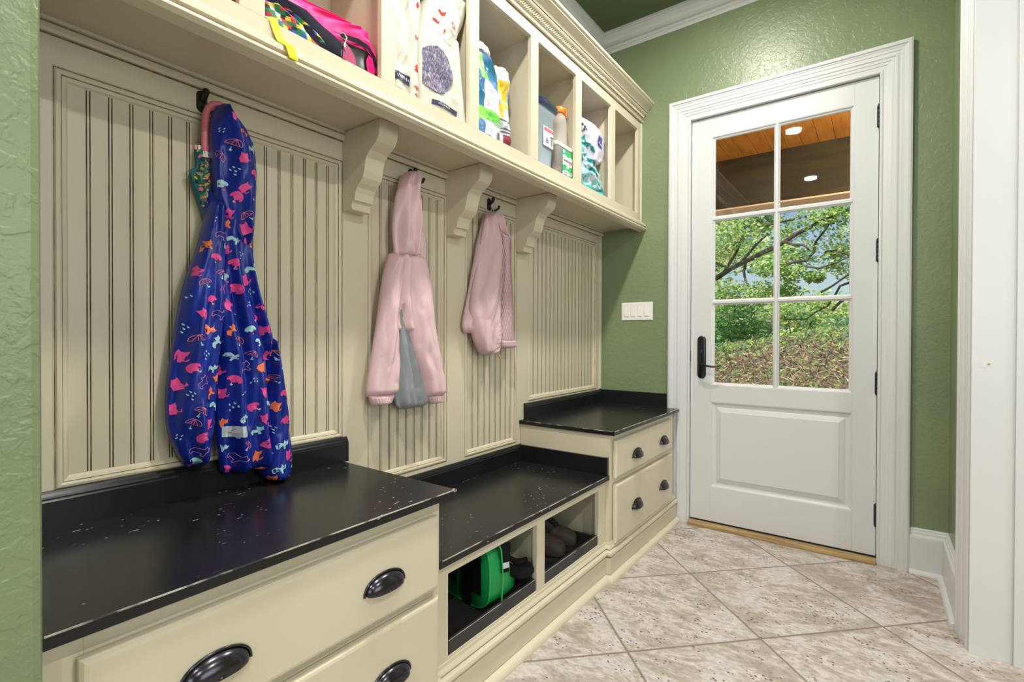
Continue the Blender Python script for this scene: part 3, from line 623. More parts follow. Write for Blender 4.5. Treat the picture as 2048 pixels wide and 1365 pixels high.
# ================================================================== CLOTH, BAGS: surfaces over an outline
def smooth_rows(rows, z):
    rows = sorted(rows, key=lambda r: r[0])
    if z <= rows[0][0]: return rows[0][1:]
    if z >= rows[-1][0]: return rows[-1][1:]
    for i in range(len(rows)-1):
        a, b = rows[i], rows[i+1]
        if a[0] <= z <= b[0]:
            t = (z-a[0])/(b[0]-a[0]); o = []
            p = rows[max(i-1, 0)]; q = rows[min(i+2, len(rows)-1)]
            for k in range(1, len(a)):
                m0 = (b[k]-p[k])/max(b[0]-p[0], 1e-6)*(b[0]-a[0]); m1 = (q[k]-a[k])/max(q[0]-a[0], 1e-6)*(b[0]-a[0])
                t2, t3 = t*t, t*t*t
                o.append((2*t3-3*t2+1)*a[k]+(t3-2*t2+t)*m0+(-2*t3+3*t2)*b[k]+(t3-t2)*m1)
            return o
class Cloth:
    """rows (z, yL, yR); hangs against x = xb and swells forward by depth(z); rip(f, z) adds folds"""
    def __init__(s, rows, xb, depth, rip=None, p=.5, nz=60, nf=28, back=.006):
        s.rows = rows; s.xb = xb; s.rip = rip; s.p = p; s.nz = nz; s.nf = nf; s.back = back
        zs = [r[0] for r in rows]; s.z0, s.z1 = min(zs), max(zs)
        s.dep = depth if callable(depth) else (lambda t: depth)
    def lr(s, z): return smooth_rows(s.rows, z)
    def F(s, y, z, f=None):
        a, b = s.lr(z)
        if f is None: f = min(1, max(0, (y-a)/max(b-a, 1e-5)))
        t = (z-s.z0)/(s.z1-s.z0); w_ = max(0, 1-(2*f-1)**2)**s.p
        e = min(1, t/.04+.35, (1-t)/.04+.35)
        return s.xb + s.dep(t)*w_*e + (s.rip(f, z)*min(1, w_*1.6) if s.rip else 0)
    def mesh(s, m, colour=None, mb=None, zt=None, capend=True):
        mb = mb or MB(); rs = []; n = s.nf; zz = [s.z0+(s.z1-s.z0)*j/s.nz for j in range(s.nz+1)]
        for z in zz:
            a, b = s.lr(z); r_ = []
            fs = [(1-math.cos(math.pi*i/n))/2*.45+.55*i/n for i in range(n+1)]
            for f in fs: y = a+(b-a)*f; r_.append((s.F(y, z, f), y, z))
            for f in (.94, .75, .5, .25, .06): y = a+(b-a)*f; r_.append((s.xb-s.back, y, z))
            rs.append(r_)
        k = len(rs[0]); vs = [p for r in rs for p in r]; fcs = []; ms = []
        for j in range(len(rs)-1):
            for i in range(k):
                fcs.append((j*k+i, j*k+(i+1) % k, (j+1)*k+(i+1) % k, (j+1)*k+i))
                if colour and i < n:
                    y = (rs[j][i][1]+rs[j][i+1][1]+rs[j+1][i][1]+rs[j+1][i+1][1])/4; ms.append(colour(y, (zz[j]+zz[j+1])/2, (i+.5)/n) or m)
                else: ms.append(m)
        if capend: fcs += [tuple(range(k-1, -1, -1)), tuple(range((len(rs)-1)*k, len(rs)*k))]; ms += [m, m]
        return mb.add(vs, fcs, ms)
    def on(s, y, z, off):
        z = min(max(z, s.z0+.002), s.z1-.002); a, b = s.lr(z); g = (b-a)*.03; y = min(max(y, a+g), b-g)
        return (s.F(y, z)+off, y, z)
    def decal(s, mb, poly, m, off=.0014, sub=1):
        c = (sum(p[0] for p in poly)/len(poly), sum(p[1] for p in poly)/len(poly))
        a, b = s.lr(c[1])
        if c[0] < a+.004 or c[0] > b-.004: return
        n = len(poly); vs = [s.on(c[0], c[1], off)] + [s.on((p[0]+c[0])/2, (p[1]+c[1])/2, off) for p in poly] + [s.on(*p, off) for p in poly]
        fs = [(0, 1+i, 1+(i+1) % n) for i in range(n)] + [(1+i, 1+n+i, 1+n+(i+1) % n, 1+(i+1) % n) for i in range(n)]
        mb.add(vs, fs, m)
    def patch(s, mb, rows, m, off=.0012, nz=14, nf=10):
        z0, z1 = min(r[0] for r in rows), max(r[0] for r in rows); vs = []
        for j in range(nz+1):
            z = z0+(z1-z0)*j/nz; a, b = smooth_rows(rows, z)
            vs += [s.on(a+(b-a)*i/nf, z, off) for i in range(nf+1)]
        mb.add(vs, [(j*(nf+1)+i, j*(nf+1)+i+1, (j+1)*(nf+1)+i+1, (j+1)*(nf+1)+i) for j in range(nz) for i in range(nf)], m)
    def band(s, mb, pts, w, m, off=.002):     # thin ribbon along pts (y, z)
        vs = []
        for i, p in enumerate(pts):
            q = pts[min(i+1, len(pts)-1)]; r = pts[max(i-1, 0)]; d = V((q[0]-r[0], q[1]-r[1])).normalized(); n_ = V((-d.y, d.x))*w/2
            vs += [s.on(p[0]+n_.x, p[1]+n_.y, off), s.on(p[0]-n_.x, p[1]-n_.y, off)]
        mb.add(vs, [(2*i, 2*i+1, 2*i+3, 2*i+2) for i in range(len(pts)-1)], m)
    def text(s, mb, txt, y, z, size, m, off=.002, ang=0, bold=0):
        vs, fs = text_polys(txt, size, bold=bold); ca, sa = math.cos(ang), math.sin(ang)
        mb.add([s.on(y+a*ca-b*sa, z+a*sa+b*ca, off) for a, b in vs], fs, m)
def fabric(name, col, rough=.5, spec=.4, sheen=0., c2=None, bump=(260, .15, .0006, 3)):
    m = mat(name, col, rough, spec=spec, bump=bump, noise_col=(c2, 5, .4, .7, (1, 1, 1)) if c2 else None); m.node_tree.nodes['Principled BSDF'].inputs['Sheen Weight'].default_value = sheen
    return m

# ---- motifs of the raincoat print (unit shapes, about 1 tall)
def ell(cx, cy, rx, ry, n=12, a0=0, a1=360): return [(cx+rx*math.cos(math.radians(a0+(a1-a0)*i/n)), cy+ry*math.sin(math.radians(a0+(a1-a0)*i/n))) for i in range(n if a1-a0 == 360 else n+1)]
CATB = [(-.28, -.45), (.22, -.45), (.30, -.2), (.26, .05), (.30, .18), (.28, .48), (.14, .34), (-.06, .34), (-.20, .48), (-.24, .16), (-.34, -.1)]
CATW = [(-.5, -.1), (-.42, -.38), (-.3, -.38), (-.26, -.2), (.1, -.22), (.16, -.42), (.3, -.42), (.28, -.12), (.48, .0), (.5, .34), (.38, .24), (.24, .26), (.14, .36), (.1, .10), (-.3, .12)]
TAIL = [(.26, -.3), (.46, -.28), (.50, -.05), (.44, -.04), (.42, -.2), (.28, -.22)]
UMB = ell(0, 0, .46, .46, 12, 0, 180)+[(-.36, -.12), (-.24, -.03), (-.1, -.15), (.1, -.15), (.24, -.03), (.36, -.12)]
STEM = [(-.022, -.1), (.022, -.1), (.022, -.36), (.10, -.36), (.12, -.30), (.17, -.30), (.14, -.42), (-.01, -.42)]
DROP = [(0, .12), (.05, 0), (.04, -.06), (0, -.09), (-.04, -.06), (-.05, 0)]
def thick(p, q, w=.035):
    d = V((q[0]-p[0], q[1]-p[1])); n_ = V((-d.y, d.x)).normalized()*w/2
    return [(p[0]+n_.x, p[1]+n_.y), (q[0]+n_.x, q[1]+n_.y), (q[0]-n_.x, q[1]-n_.y), (p[0]-n_.x, p[1]-n_.y)]
NAVY = fabric('navy_rainproof_fabric', (.006, .020, .25), .33, spec=.5, bump=(90, .1, .001, 3))
PK, OR, LB, LP, CO = [mat(n_, c_, .45) for n_, c_ in (('pink_print', (.78, .07, .30)), ('orange_print', (.85, .19, .08)), ('pale_blue_print', (.36, .62, .70)), ('light_pink_print', (.80, .33, .48)), ('coral_print', (.80, .22, .24)))]
def motif(cl, mb, kind, y, z, s_, ang):
    ca, sa = math.cos(ang), math.sin(ang)
    def P(poly, m): cl.decal(mb, [(y+(a*ca-b*sa)*s_, z+(a*sa+b*ca)*s_) for a, b in poly], m)
    if kind in (0, 5): c = PK if kind == 0 else OR; P(CATB, c); P(TAIL, c)
    elif kind == 1: P(UMB, PK); P(STEM, LP)
    elif kind == 2: P(UMB, LB); P(STEM, PK)
    elif kind == 3:
        pts = ell(0, 0, .5, .45, 10, 0, 180)
        for i in range(10): P(thick(pts[i], pts[i+1]), CO)
        for i in (2, 4, 6, 8): P(thick((0, .45), (pts[i][0]*.9, -.02), .03), CO)
        P(thick((-.5, 0), (.5, 0)), CO); P(STEM, LB)
    elif kind == 4:
        for dx, dy in ((-.15, .2), (.1, .28), (-.02, -.02), (.2, .02), (-.2, -.22)): P([(a+dx, b+dy) for a, b in DROP], LB)
    elif kind == 6: P(CATW, LB)
    elif kind == 7: P(CATW, OR)
    elif kind == 8:
        q = CATW
        for i in range(len(q)): P(thick(q[i], q[(i+1) % len(q)], .03), LP)
def scatter(cl, mb, seed, step=.055, size=.033, zmin=None, zmax=None):
    rnd = random.Random(seed); z = cl.z0+.012; row = 0; seq = [0, 3, 6, 1, 4, 7, 2, 0, 8, 5, 4, 1, 6, 3, 0, 4]
    k = seed*3
    while z < cl.z1-.012:
        a, b = cl.lr(z); y = a+.008+(row % 2)*step*.5
        while y < b-.006:
            motif(cl, mb, seq[k % 16], y+rnd.uniform(-.004, .004), z+rnd.uniform(-.006, .006), size*rnd.uniform(.85, 1.1), rnd.uniform(-.9, .9)); k += 1
            y += step*.92
        z += step*.66; row += 1; k += 1
def folds(k, amp, zz=None, ph=0., slant=0., pinch=None):
    def r(f, z):
        a = amp*(1 if zz is None else min(1, max(.25, (zz-z)/.25)))
        return a*(math.sin(2*math.pi*(k*f+slant*z)+ph+.8*noise.noise(V((ph, z*5, 1))))+.006/max(a, .006)*1.2*noise.noise(V((f*3.5+z*3, z*9-f*4, ph+7)))+.45*math.sin(2*math.pi*(k*1.9*f-slant*1.3*z)+2.1*ph+1)) + .0035*noise.noise(V((f*6, z*14, ph))) - .010*max(0, .22-abs(noise.noise(V((f*4.5+z*5, z*11-f*3, ph*2+3)))))**.8
    return r

# ---- coat hooks
def coat_hook(y, z, label):
    root = empty('coat_hook', (XP, y, z), label, 'coat hook', 'black double coat hooks')
    rs = [[(XP+h, yy, zz) for yy, zz in stadium(y, z, .014-d, .030-d, 8)] for d, h in ((0, 0), (0, .002), (.003, .005))]
    MB().rings(rs, BLACKIRON).build('hook_plate', root, smooth=True)
    MB().tube([(XP+.004, y, z+.002), (XP+.014, y, z+.004), (XP+.024, y, z+.012), (XP+.028, y, z+.022), (XP+.029, y, z+.028)], [.0065, .007, .0075, .0095, .006], BLACKIRON, 10).build('upper_prong', root, smooth=True)
    MB().tube([(XP+.004, y, z-.012), (XP+.012, y+.012, z-.026), (XP+.020, y+.028, z-.027), (XP+.026, y+.042, z-.016), (XP+.028, y+.047, z-.002)], [.006, .0052, .005, .0055, .0065], BLACKIRON, 10).build('lower_prong', root, smooth=True)
coat_hook(.612, 1.795, 'black double coat hook holding the blue raincoat and the umbrella')
coat_hook(1.385, 1.790, 'black double coat hook holding the long pale pink jacket')
coat_hook(1.888, 1.785, 'black double coat hook holding the quilted pink jacket')

# ---- raincoat
NECK = [(1.56, .600, .705), (1.525, .595, .718), (1.47, .595, .735), (1.413, .592, .742), (1.356, .579, .747)]
root = empty('raincoat', (-1.50, .66, 1.77), 'navy blue child raincoat printed with cats and umbrellas, hanging from the left hook', 'raincoat')
body = Cloth([(1.56, .612, .722), (1.48, .602, .731), (1.41, .599, .732), (1.327, .602, .742), (1.244, .608, .763), (1.159, .614, .787), (1.073, .626, .806), (.986, .630, .812), (.913, .631, .812), (.84, .632, .818), (.788, .640, .824), (.757, .645, .822), (.746, .655, .812)],
             -1.495, lambda t: .050+.012*(1-t), folds(3.0, .015, 1.50, .6, .5), nz=90, nf=44)
m_ = body.mesh(NAVY); scatter(body, m_, 1)
m_.build('coat_body', root, smooth=True, angle=None)
slv = Cloth([(1.52, .612, .640), (1.46, .600, .645), (1.376, .581, .648), (1.292, .554, .645), (1.211, .537, .643), (1.104, .522, .632), (1.024, .511, .627), (.944, .508, .625), (.877, .516, .622), (.83, .533, .616), (.802, .549, .610), (.790, .556, .603)],
             -1.488, lambda t: .070-.02*abs(t-.4), folds(1.6, .011, 1.45, 2.4, 1.2), nz=80, nf=30)
m_ = slv.mesh(NAVY); scatter(slv, m_, 2); m_.build('left_sleeve', root, smooth=True, angle=None)
slr = Cloth([(1.14, .760, .778), (1.07, .758, .800), (.949, .763, .820), (.858, .760, .831), (.797, .753, .841), (.752, .747, .841), (.721, .756, .838), (.703, .778, .824)],
             -1.490, lambda t: .068, folds(1.2, .005, 1.45, 4.4, 1.7), nz=60, nf=24)
m_ = slr.mesh(NAVY); scatter(slr, m_, 3); m_.build('right_sleeve', root, smooth=True, angle=None)
hood = Cloth([(1.778, .630, .642), (1.754, .618, .665), (1.723, .611, .692), (1.686, .609, .720), (1.646, .610, .730), (1.592, .612, .733), (1.523, .618, .731), (1.469, .640, .729), (1.428, .668, .724), (1.397, .690, .706)],
             -1.475, lambda t: .030+.045*min(1, t*2.2)*(1-max(0, t-.85)*4), folds(1.5, .010, None, .2, 1.5), nz=70, nf=34)
m_ = hood.mesh(NAVY); scatter(hood, m_, 4); m_.build('hood', root, smooth=True, angle=None)
LABW = mat('silver_grey_label', (.50, .58, .62), .5)
m_ = MB(); body.patch(m_, [(.858, .640, .695), (.888, .640, .695)], LABW, .0035, 3, 8); tag(m_.build('label_tag', root), 'pale grey rectangular label')

# ---- umbrella
TEAL = fabric('teal_floral_canopy', (.015, .13, .13), .5, c2=(.01, .07, .09)); HP = mat('pink_plastic_handle', (.62, .16, .20), .35)
root = empty('folded_umbrella', (-1.49, .60, 1.78), 'folded teal floral umbrella with a pink crook handle, hanging behind the blue raincoat', 'umbrella')
hp = [(-1.490, .606, 1.640), (-1.489, .605, 1.672), (-1.488, .605, 1.725), (-1.486, .606, 1.748), (-1.484, .612, 1.768), (-1.482, .624, 1.782), (-1.480, .640, 1.786), (-1.478, .654, 1.779), (-1.477, .660, 1.762), (-1.477, .661, 1.745)]
MB().tube(hp, [.0085]*6+[.009]*3+[.0085], HP, 14).build('handle', root, smooth=True)
MB().lathe((-1.490, .606, 1.630), [(.0095, 0), (.0095, .014), (.008, .018)], PLASTICW, 16).build('collar', root, smooth=True)
can = Cloth([(1.655, .588, .634), (1.645, .586, .636), (1.599, .588, .636), (1.585, .576, .637), (1.572, .572, .638), (1.543, .582, .636), (1.477, .604, .634), (1.422, .614, .630), (1.36, .620, .630)], -1.510, .030, folds(3, .004, None, 1, 2.), nz=40, nf=18)
FC = [mat(n_, c_, .5) for n_, c_ in (('floral_orange', (.70, .22, .06)), ('floral_pink', (.70, .20, .28)), ('floral_yellow', (.62, .45, .06)), ('floral_leaf', (.02, .22, .17)), ('floral_navy', (.01, .03, .07)))]
m_ = can.mesh(TEAL); rnd = random.Random(3)
for i in range(330):
    z = rnd.uniform(1.40, 1.648); a, b = can.lr(z); y = rnd.uniform(a+.003, b-.003); r_ = rnd.uniform(.0022, .0060); an = rnd.uniform(0, 3.1)
    can.decal(m_, [(y+r_*1.3*math.cos(t)*math.cos(an)-r_*.6*math.sin(t)*math.sin(an), z+r_*1.3*math.cos(t)*math.sin(an)+r_*.6*math.sin(t)*math.cos(an)) for t in [k*.785 for k in range(8)]], FC[rnd.choice((0, 1, 2, 3, 3, 4, 4))], .0012)
m_.build('canopy', root, smooth=True, angle=None)
m_ = MB()
for i in range(9): 
    y = .585+.0062*i; m_.box((-1.506+.010*math.sin(i*.35), y, 1.650), (-1.500+.018*math.sin(i*.35), y+.0052, 1.662), [mat('ruffle_pink', (.8, .3, .38), .5), PLASTICW][i % 2] if i < 2 else [m_.mats[0], m_.mats[1]][i % 2])
m_.build('ruffle_trim', root)
m_ = MB(); m_.prism(([(-1.499, .585, 1.600), (-1.499, .568, 1.588), (-1.499, .590, 1.530)], [(-1.494, .585, 1.600), (-1.494, .568, 1.588), (-1.494, .590, 1.530)]), TEAL); m_.build('canopy_flap', root)

# ---- pale pink jacket
PINK = fabric('pale_pink_nylon', (.76, .525, .56), .42, spec=.35, c2=(.71, .48, .515), bump=(120, .1, .001, 3)); GREY = fabric('grey_lining_satin', (.27, .29, .31), .30, spec=.5)
root = empty('jacket', (-1.49, 1.33, 1.78), 'long pale pink hooded jacket with grey lining, hanging on the middle hook', 'jacket')
lin = Cloth([(1.30, 1.276, 1.284), (1.27, 1.272, 1.292), (1.187, 1.270, 1.332), (1.09, 1.270, 1.377), (.991, 1.272, 1.418), (.921, 1.274, 1.440), (.873, 1.288, 1.454), (.856, 1.312, 1.424)], -1.505, .040, folds(2.2, .008, 1.22, 1.4, .2), nz=50, nf=34)
lin.mesh(GREY).build('lining', root, smooth=True, angle=None)
yk = Cloth([(1.50, 1.279, 1.392), (1.457, 1.266, 1.404), (1.421, 1.246, 1.424), (1.343, 1.219, 1.449), (1.265, 1.208, 1.458), (1.20, 1.220, 1.462), (1.16, 1.245, 1.45)], -1.498, .046, folds(3, .011, None, .5, .8), nz=44, nf=40)
ls = Cloth([(1.455, 1.246, 1.298), (1.40, 1.226, 1.292), (1.354, 1.213, 1.286), (1.278, 1.199, 1.279), (1.185, 1.185, 1.272), (1.092, 1.167, 1.277), (.999, 1.149, 1.279), (.944, 1.139, 1.277), (.921, 1.142, 1.269)], -1.492, lambda t: .062, folds(1.1, .0045, 1.42, .8, 1.4), nz=60, nf=26)
rs_ = Cloth([(1.462, 1.298, 1.408), (1.40, 1.297, 1.430), (1.365, 1.298, 1.438), (1.287, 1.303, 1.449), (1.188, 1.317, 1.463), (1.088, 1.350, 1.484), (.986, 1.390, 1.508), (.923, 1.410, 1.523), (.894, 1.418, 1.521)], -1.488, lambda t: .066, folds(1.2, .0045, 1.42, 2.3, .9), nz=60, nf=30)
hd_ = Cloth([(1.782, 1.323, 1.333), (1.747, 1.294, 1.362), (1.70, 1.280, 1.374), (1.669, 1.271, 1.379), (1.572, 1.257, 1.386), (1.514, 1.259, 1.382), (1.452, 1.268, 1.378)], -1.488, lambda t: .058, folds(2.2, .013, None, 1.2, 1.6), nz=60, nf=34)
yk.mesh(PINK).build('yoke', root, smooth=True, angle=None); hd_.mesh(PINK).build('hood', root, smooth=True, angle=None)
ls.mesh(PINK).build('left_sleeve', root, smooth=True, angle=None); rs_.mesh(PINK).build('right_sleeve', root, smooth=True, angle=None)
rib = lambda f, z: .0018*math.sin(2*math.pi*11*f)
Cloth([(.926, 1.146, 1.264), (.912, 1.150, 1.252), (.888, 1.160, 1.236)], -1.485, .044, rib, nz=6, nf=60).mesh(PINK).build('cuff', root, smooth=True, angle=None)
Cloth([(.902, 1.424, 1.516), (.886, 1.432, 1.512), (.864, 1.448, 1.506)], -1.481, .044, rib, nz=6, nf=60).mesh(PINK).build('cuff', root, smooth=True, angle=None)
co = Cloth([(1.585, 1.376, 1.394), (1.549, 1.374, 1.422), (1.49, 1.376, 1.431), (1.41, 1.388, 1.424)], -1.492, .030, lambda f, z: .003*math.sin(2*math.pi*(f*1.2)), nz=24, nf=18)
m_ = co.mesh(PINK); co.band(m_, [(1.416, 1.545), (1.424, 1.49), (1.419, 1.42)], .004, LP); m_.build('front_placket', root, smooth=True, angle=None)
m_ = MB(); yk.band(m_, [(1.225, 1.305), (1.29, 1.31), (1.36, 1.30), (1.44, 1.31)], .0016, LP, .0012)
m_.tube([(-1.447, 1.285, 1.268), (-1.446, 1.283, 1.25)], .003, mat('drawcord_toggle', (.3, .3, .33), .4), 8); m_.build('seam_and_toggle', root)

# ---- quilted jacket
QP = fabric('dusty_pink_quilting', (.62, .43, .455), .42, spec=.4, c2=(.57, .385, .41), bump=(120, .1, .001, 3)); SEAM = mat('stitched_seam', (.33, .19, .21), .6)
root = empty('jacket', (-1.49, 1.89, 1.74), 'short dusty pink quilted jacket with zip, hanging on the right hook', 'jacket')
qls = Cloth([(1.725, 1.832, 1.856), (1.597, 1.784, 1.855), (1.452, 1.745, 1.818), (1.311, 1.707, 1.800), (1.218, 1.680, 1.771), (1.182, 1.677, 1.757), (1.157, 1.694, 1.753)], -1.508, .032, folds(1.3, .004, None, .8, 1.2), nz=50, nf=20)
def quilt(f, z):
    a = (f*3.2+z*14) % 1; b = (f*3.2-z*14) % 1
    return 0.0
qrs = Cloth([(1.66, 1.918, 1.975), (1.637, 1.916, 1.988), (1.521, 1.930, 1.997), (1.374, 1.932, 2.019), (1.226, 1.918, 2.032), (1.127, 1.915, 2.046), (1.112, 1.918, 2.048)], -1.505, .052, quilt, nz=120, nf=44)
qb = Cloth([(1.735, 1.838, 1.874), (1.71, 1.822, 1.880), (1.671, 1.809, 1.905), (1.603, 1.788, 1.950), (1.508, 1.766, 1.964), (1.411, 1.738, 1.957), (1.315, 1.714, 1.938), (1.221, 1.707, 1.923), (1.127, 1.736, 1.908), (1.080, 1.768, 1.892), (1.055, 1.797, 1.849)], -1.495, lambda t: .062-.02*t, folds(1.6, .009, None, .4, .9), nz=80, nf=36)
qls.mesh(QP).build('left_sleeve', root, smooth=True, angle=None); m_ = qrs.mesh(QP)
for s_ in (-1, 1):
    for k in range(-4, 22):
        pts = []
        for i in range(30):
            z = 1.13+.50*i/29; a, b = qrs.lr(z); f = (k/12+s_*(z-1.13)*2.1) if s_ > 0 else (k/12-(z-1.13)*2.1)
            if .04 < f < .96: pts.append((a+(b-a)*f, z))
        if len(pts) > 2: qrs.band(m_, pts, .0013, SEAM, .0006)
m_.build('right_sleeve', root, smooth=True, angle=None)
Cloth([(1.128, 1.912, 2.050), (1.10, 1.918, 2.052), (1.085, 1.930, 2.050)], -1.500, .054, rib, nz=6, nf=40).mesh(QP).build('cuff', root, smooth=True, angle=None)
m_ = qb.mesh(QP)
for off_ in (0, .012, .024, .036):
    pts = [(b-.012-off_*(.9 if b-a > .09 else .4), z) for z, a, b in [(zz, *qb.lr(zz)) for zz in [1.07+.55*i/24 for i in range(25)]]]
    qb.band(m_, pts, .0022, SEAM, .0022)
pts = [(b-.018, z) for z, a, b in [(zz, *qb.lr(zz)) for zz in [1.08+.54*i/24 for i in range(25)]]]; qb.band(m_, pts, .004, mat('zip_tape', (.42, .22, .25), .5), .0026)
for i in range(26):
    z = 1.09+.52*i/25; a, b = qb.lr(z); qb.band(m_, [(b-.062, z-.006), (b-.050, z), (b-.042, z+.003)], .0014, SEAM, .0020)
m_.build('front_panel', root, smooth=True, angle=None)
qc = Cloth([(1.735, 1.850, 1.884), (1.71, 1.848, 1.93), (1.68, 1.856, 1.958), (1.66, 1.872, 1.975), (1.635, 1.905, 1.99), (1.618, 1.94, 1.995)], -1.490, .040, folds(1.2, .006, None, .1, 2), nz=24, nf=24)
m_ = qc.mesh(QP); qc.band(m_, [(1.862, 1.72), (1.872, 1.69), (1.90, 1.655), (1.95, 1.632)], .003, SEAM); m_.build('collar', root, smooth=True, angle=None)
MB().tube([(-1.494, 1.863, 1.735), (-1.490, 1.866, 1.752), (-1.497, 1.880, 1.762), (-1.496, 1.893, 1.748), (-1.494, 1.886, 1.732)], .0022, QP, 8).build('hanging_loop', root, smooth=True)
m_ = MB().tube([(-1.438, 1.860, 1.062), (-1.436, 1.858, 1.046), (-1.436, 1.862, 1.032), (-1.436, 1.868, 1.046), (-1.438, 1.866, 1.062)], .0022, BRASS, 8); tag(m_.build('zip_pull', root, smooth=True), 'brass zip pull')

# ================================================================== THINGS IN THE CUBBIES (floor of the cubbies at z = 1.934)
ZF = ZB-.004
def CM(n_, c_, r_=.4, **k): return mat(n_, c_, r_, **k)
# red bin in the first cubby
m_ = MB().prism(([(-1.50, .26, ZF), (-1.29, .26, ZF), (-1.29, .608, ZF), (-1.50, .608, ZF)], [(-1.52, .25, ZF+.22), (-1.275, .25, ZF+.22), (-1.275, .611, ZF+.22), (-1.52, .611, ZF+.22)]), CM('red_fabric', (.55, .06, .02), .6))
tag(m_.build('storage_bin', origin=(-1.4, .43, ZF), bevel=.004), 'orange red bin at the left end of the cubbies', 'storage bin')
# pink backpack
HOT = fabric('hot_pink_fabric', (.86, .02, .22), .5, c2=(.80, .02, .19)); NVB = fabric('dark_navy_mesh', (.010, .011, .020), .75, spec=.15, bump=(900, .1, .0005, 1)); MAG = fabric('magenta_lining', (.30, .01, .09), .6)
root = empty('backpack', (-1.36, .83, ZF), 'hot pink and black backpack lying open in the second cubby', 'backpack')
bk = Cloth([(ZF, .66, 1.018), (1.965, .648, 1.024), (2.005, .645, 1.028), (2.040, .645, 1.028), (2.060, .70, 1.022), (2.078, .85, 1.006), (2.086, .92, .98)], -1.315, lambda t: .062-.02*t, lambda f, z: .006*math.sin(9*f+40*z)+.004*math.sin(25*f), p=.3, nz=40, nf=60, back=.17)
bk.mesh(HOT).build('bag_body', root, smooth=True, angle=None)
m_ = MB(); bk.patch(m_, [(1.937, .66, .93), (1.97, .655, .90), (1.99, .65, .87), (2.02, .65, .80), (2.034, .65, .72)], NVB, .004, 14, 24); m_.build('side_mesh', root, smooth=True)
m_ = MB(); bk.patch(m_, [(1.937, .86, 1.000), (1.96, .865, 1.006), (1.99, .872, 1.008), (2.012, .885, .995)], BLACKIRON, .005, 14, 16); m_.build('open_pocket', root, smooth=True)
m_ = MB(); bk.patch(m_, [(1.938, .865, .915), (1.96, .87, .925), (1.985, .878, .920), (2.0, .885, .905)], MAG, .007, 10, 8); m_.build('pocket_lining', root, smooth=True)
m_ = MB(); bk.patch(m_, [(1.938, .975, 1.006), (1.955, .968, 1.014), (1.985, .966, 1.016), (2.004, .975, 1.012)], HOT, .010, 10, 8); m_.build('end_flap', root, smooth=True)
m_ = MB(); arcp = [(.868, 2.010), (.90, 2.022), (.935, 2.026), (.97, 2.022), (.998, 2.010), (1.014, 1.99)]
bk.band(m_, arcp, .014, NVB, .0115); bk.band(m_, [(a, b+.020) for a, b in arcp], .006, HOT, .012); m_.build('zipper', root, smooth=True)
m_ = MB(); x_ = bk.F(.872, 2.0)+.012
m_.tube([(x_, .866, 2.012), (x_+.006, .874, 2.016), (x_+.006, .884, 2.006), (x_+.004, .880, 1.990)], .0022, CHROME, 8); m_.tube([(x_+.004, .880, 1.992), (x_+.007, .874, 1.978), (x_+.004, .884, 1.962), (x_+.006, .878, 1.975), (x_+.004, .880, 1.992)], .0017, CHROME, 8); m_.build('zip_clip', root, smooth=True)
m_ = MB(); m_.tube([(-1.33, .60+.04, 2.05), (-1.30, .69, 2.075), (-1.31, .75, 2.085), (-1.33, .79, 2.065)], [.035, .04, .034, .02], HOT, 12, flat=.5); m_.build('shoulder_strap', root, smooth=True)
# block print drawstring bag in front of it
BC = [CM(n_, c_, .5) for n_, c_ in (('block_green', (.01, .20, .07)), ('block_red', (.62, .02, .02)), ('block_yellow', (.80, .55, .02)), ('block_blue', (.02, .10, .50)), ('block_black', (.01, .01, .012)), ('block_white', (.7, .72, .75)))]
YEL = CM('yellow_webbing', (.86, .62, .01), .5, bump=(500, .3, .0006, 1))
root = empty('drawstring_bag', (-1.26, .76, ZF), 'multicolour block print drawstring bag with a yellow strap in front of the pink backpack', 'bag')
lb = Cloth([(ZF, .64, .935), (1.945, .64, .925), (1.955, .64, .905), (1.970, .64, .875), (1.985, .64, .845), (1.996, .64, .78), (2.001, .66, .72)], -1.292, .040, lambda f, z: .003*math.sin(22*f+60*z), p=.35, nz=34, nf=80, back=.02)
def blocks(y, z, f):
    i, j = int(math.floor((y+.25*z)/.0125)), int(math.floor((z-.0)/.0085)); h = (i*73856093 ^ j*19349663) & 1023
    return BC[(0, 0, 4, 2, 0, 1, 3, 4, 2, 0, 1, 4, 3, 0, 5, 2)[h % 16]]
lb.mesh(BC[0], blocks).build('bag_body', root, smooth=True, angle=None)
m_ = MB(); lb.band(m_, [(.845, 1.978), (.875, 1.962), (.905, 1.948), (.93, 1.938)], .016, YEL, .003); lb.band(m_, [(.84, 1.966), (.88, 1.946), (.90, 1.94)], .004, BC[4], .004); m_.build('drawcord', root, smooth=True)
st = [(-1.262, .630+.016, 1.948), (-1.247, .655, 1.950), (-1.2385, .664, 1.940), (-1.2355, .672, 1.915), (-1.230, .680, 1.893), (-1.207, .688, 1.879), (-1.2065, .694, 1.865), (-1.2045, .697, 1.850)]
m_ = MB(); vs = []
for x, y, z in st: vs += [(x+.0012, y-.011, z-.004), (x+.0012, y+.011, z+.004), (x-.0012, y+.011, z+.004), (x-.0012, y-.011, z-.004)]
m_.add(vs, [(4*i+k, 4*i+(k+1) % 4, 4*i+4+(k+1) % 4, 4*i+4+k) for i in range(len(st)-1) for k in range(4)]+[(0, 1, 2, 3), tuple(range(len(vs)-4, len(vs)))], YEL)
m_.box((-1.2055, .686, 1.846), (-1.2015, .709, 1.856), YEL); m_.build('strap', root, smooth=False, bevel=.0005)

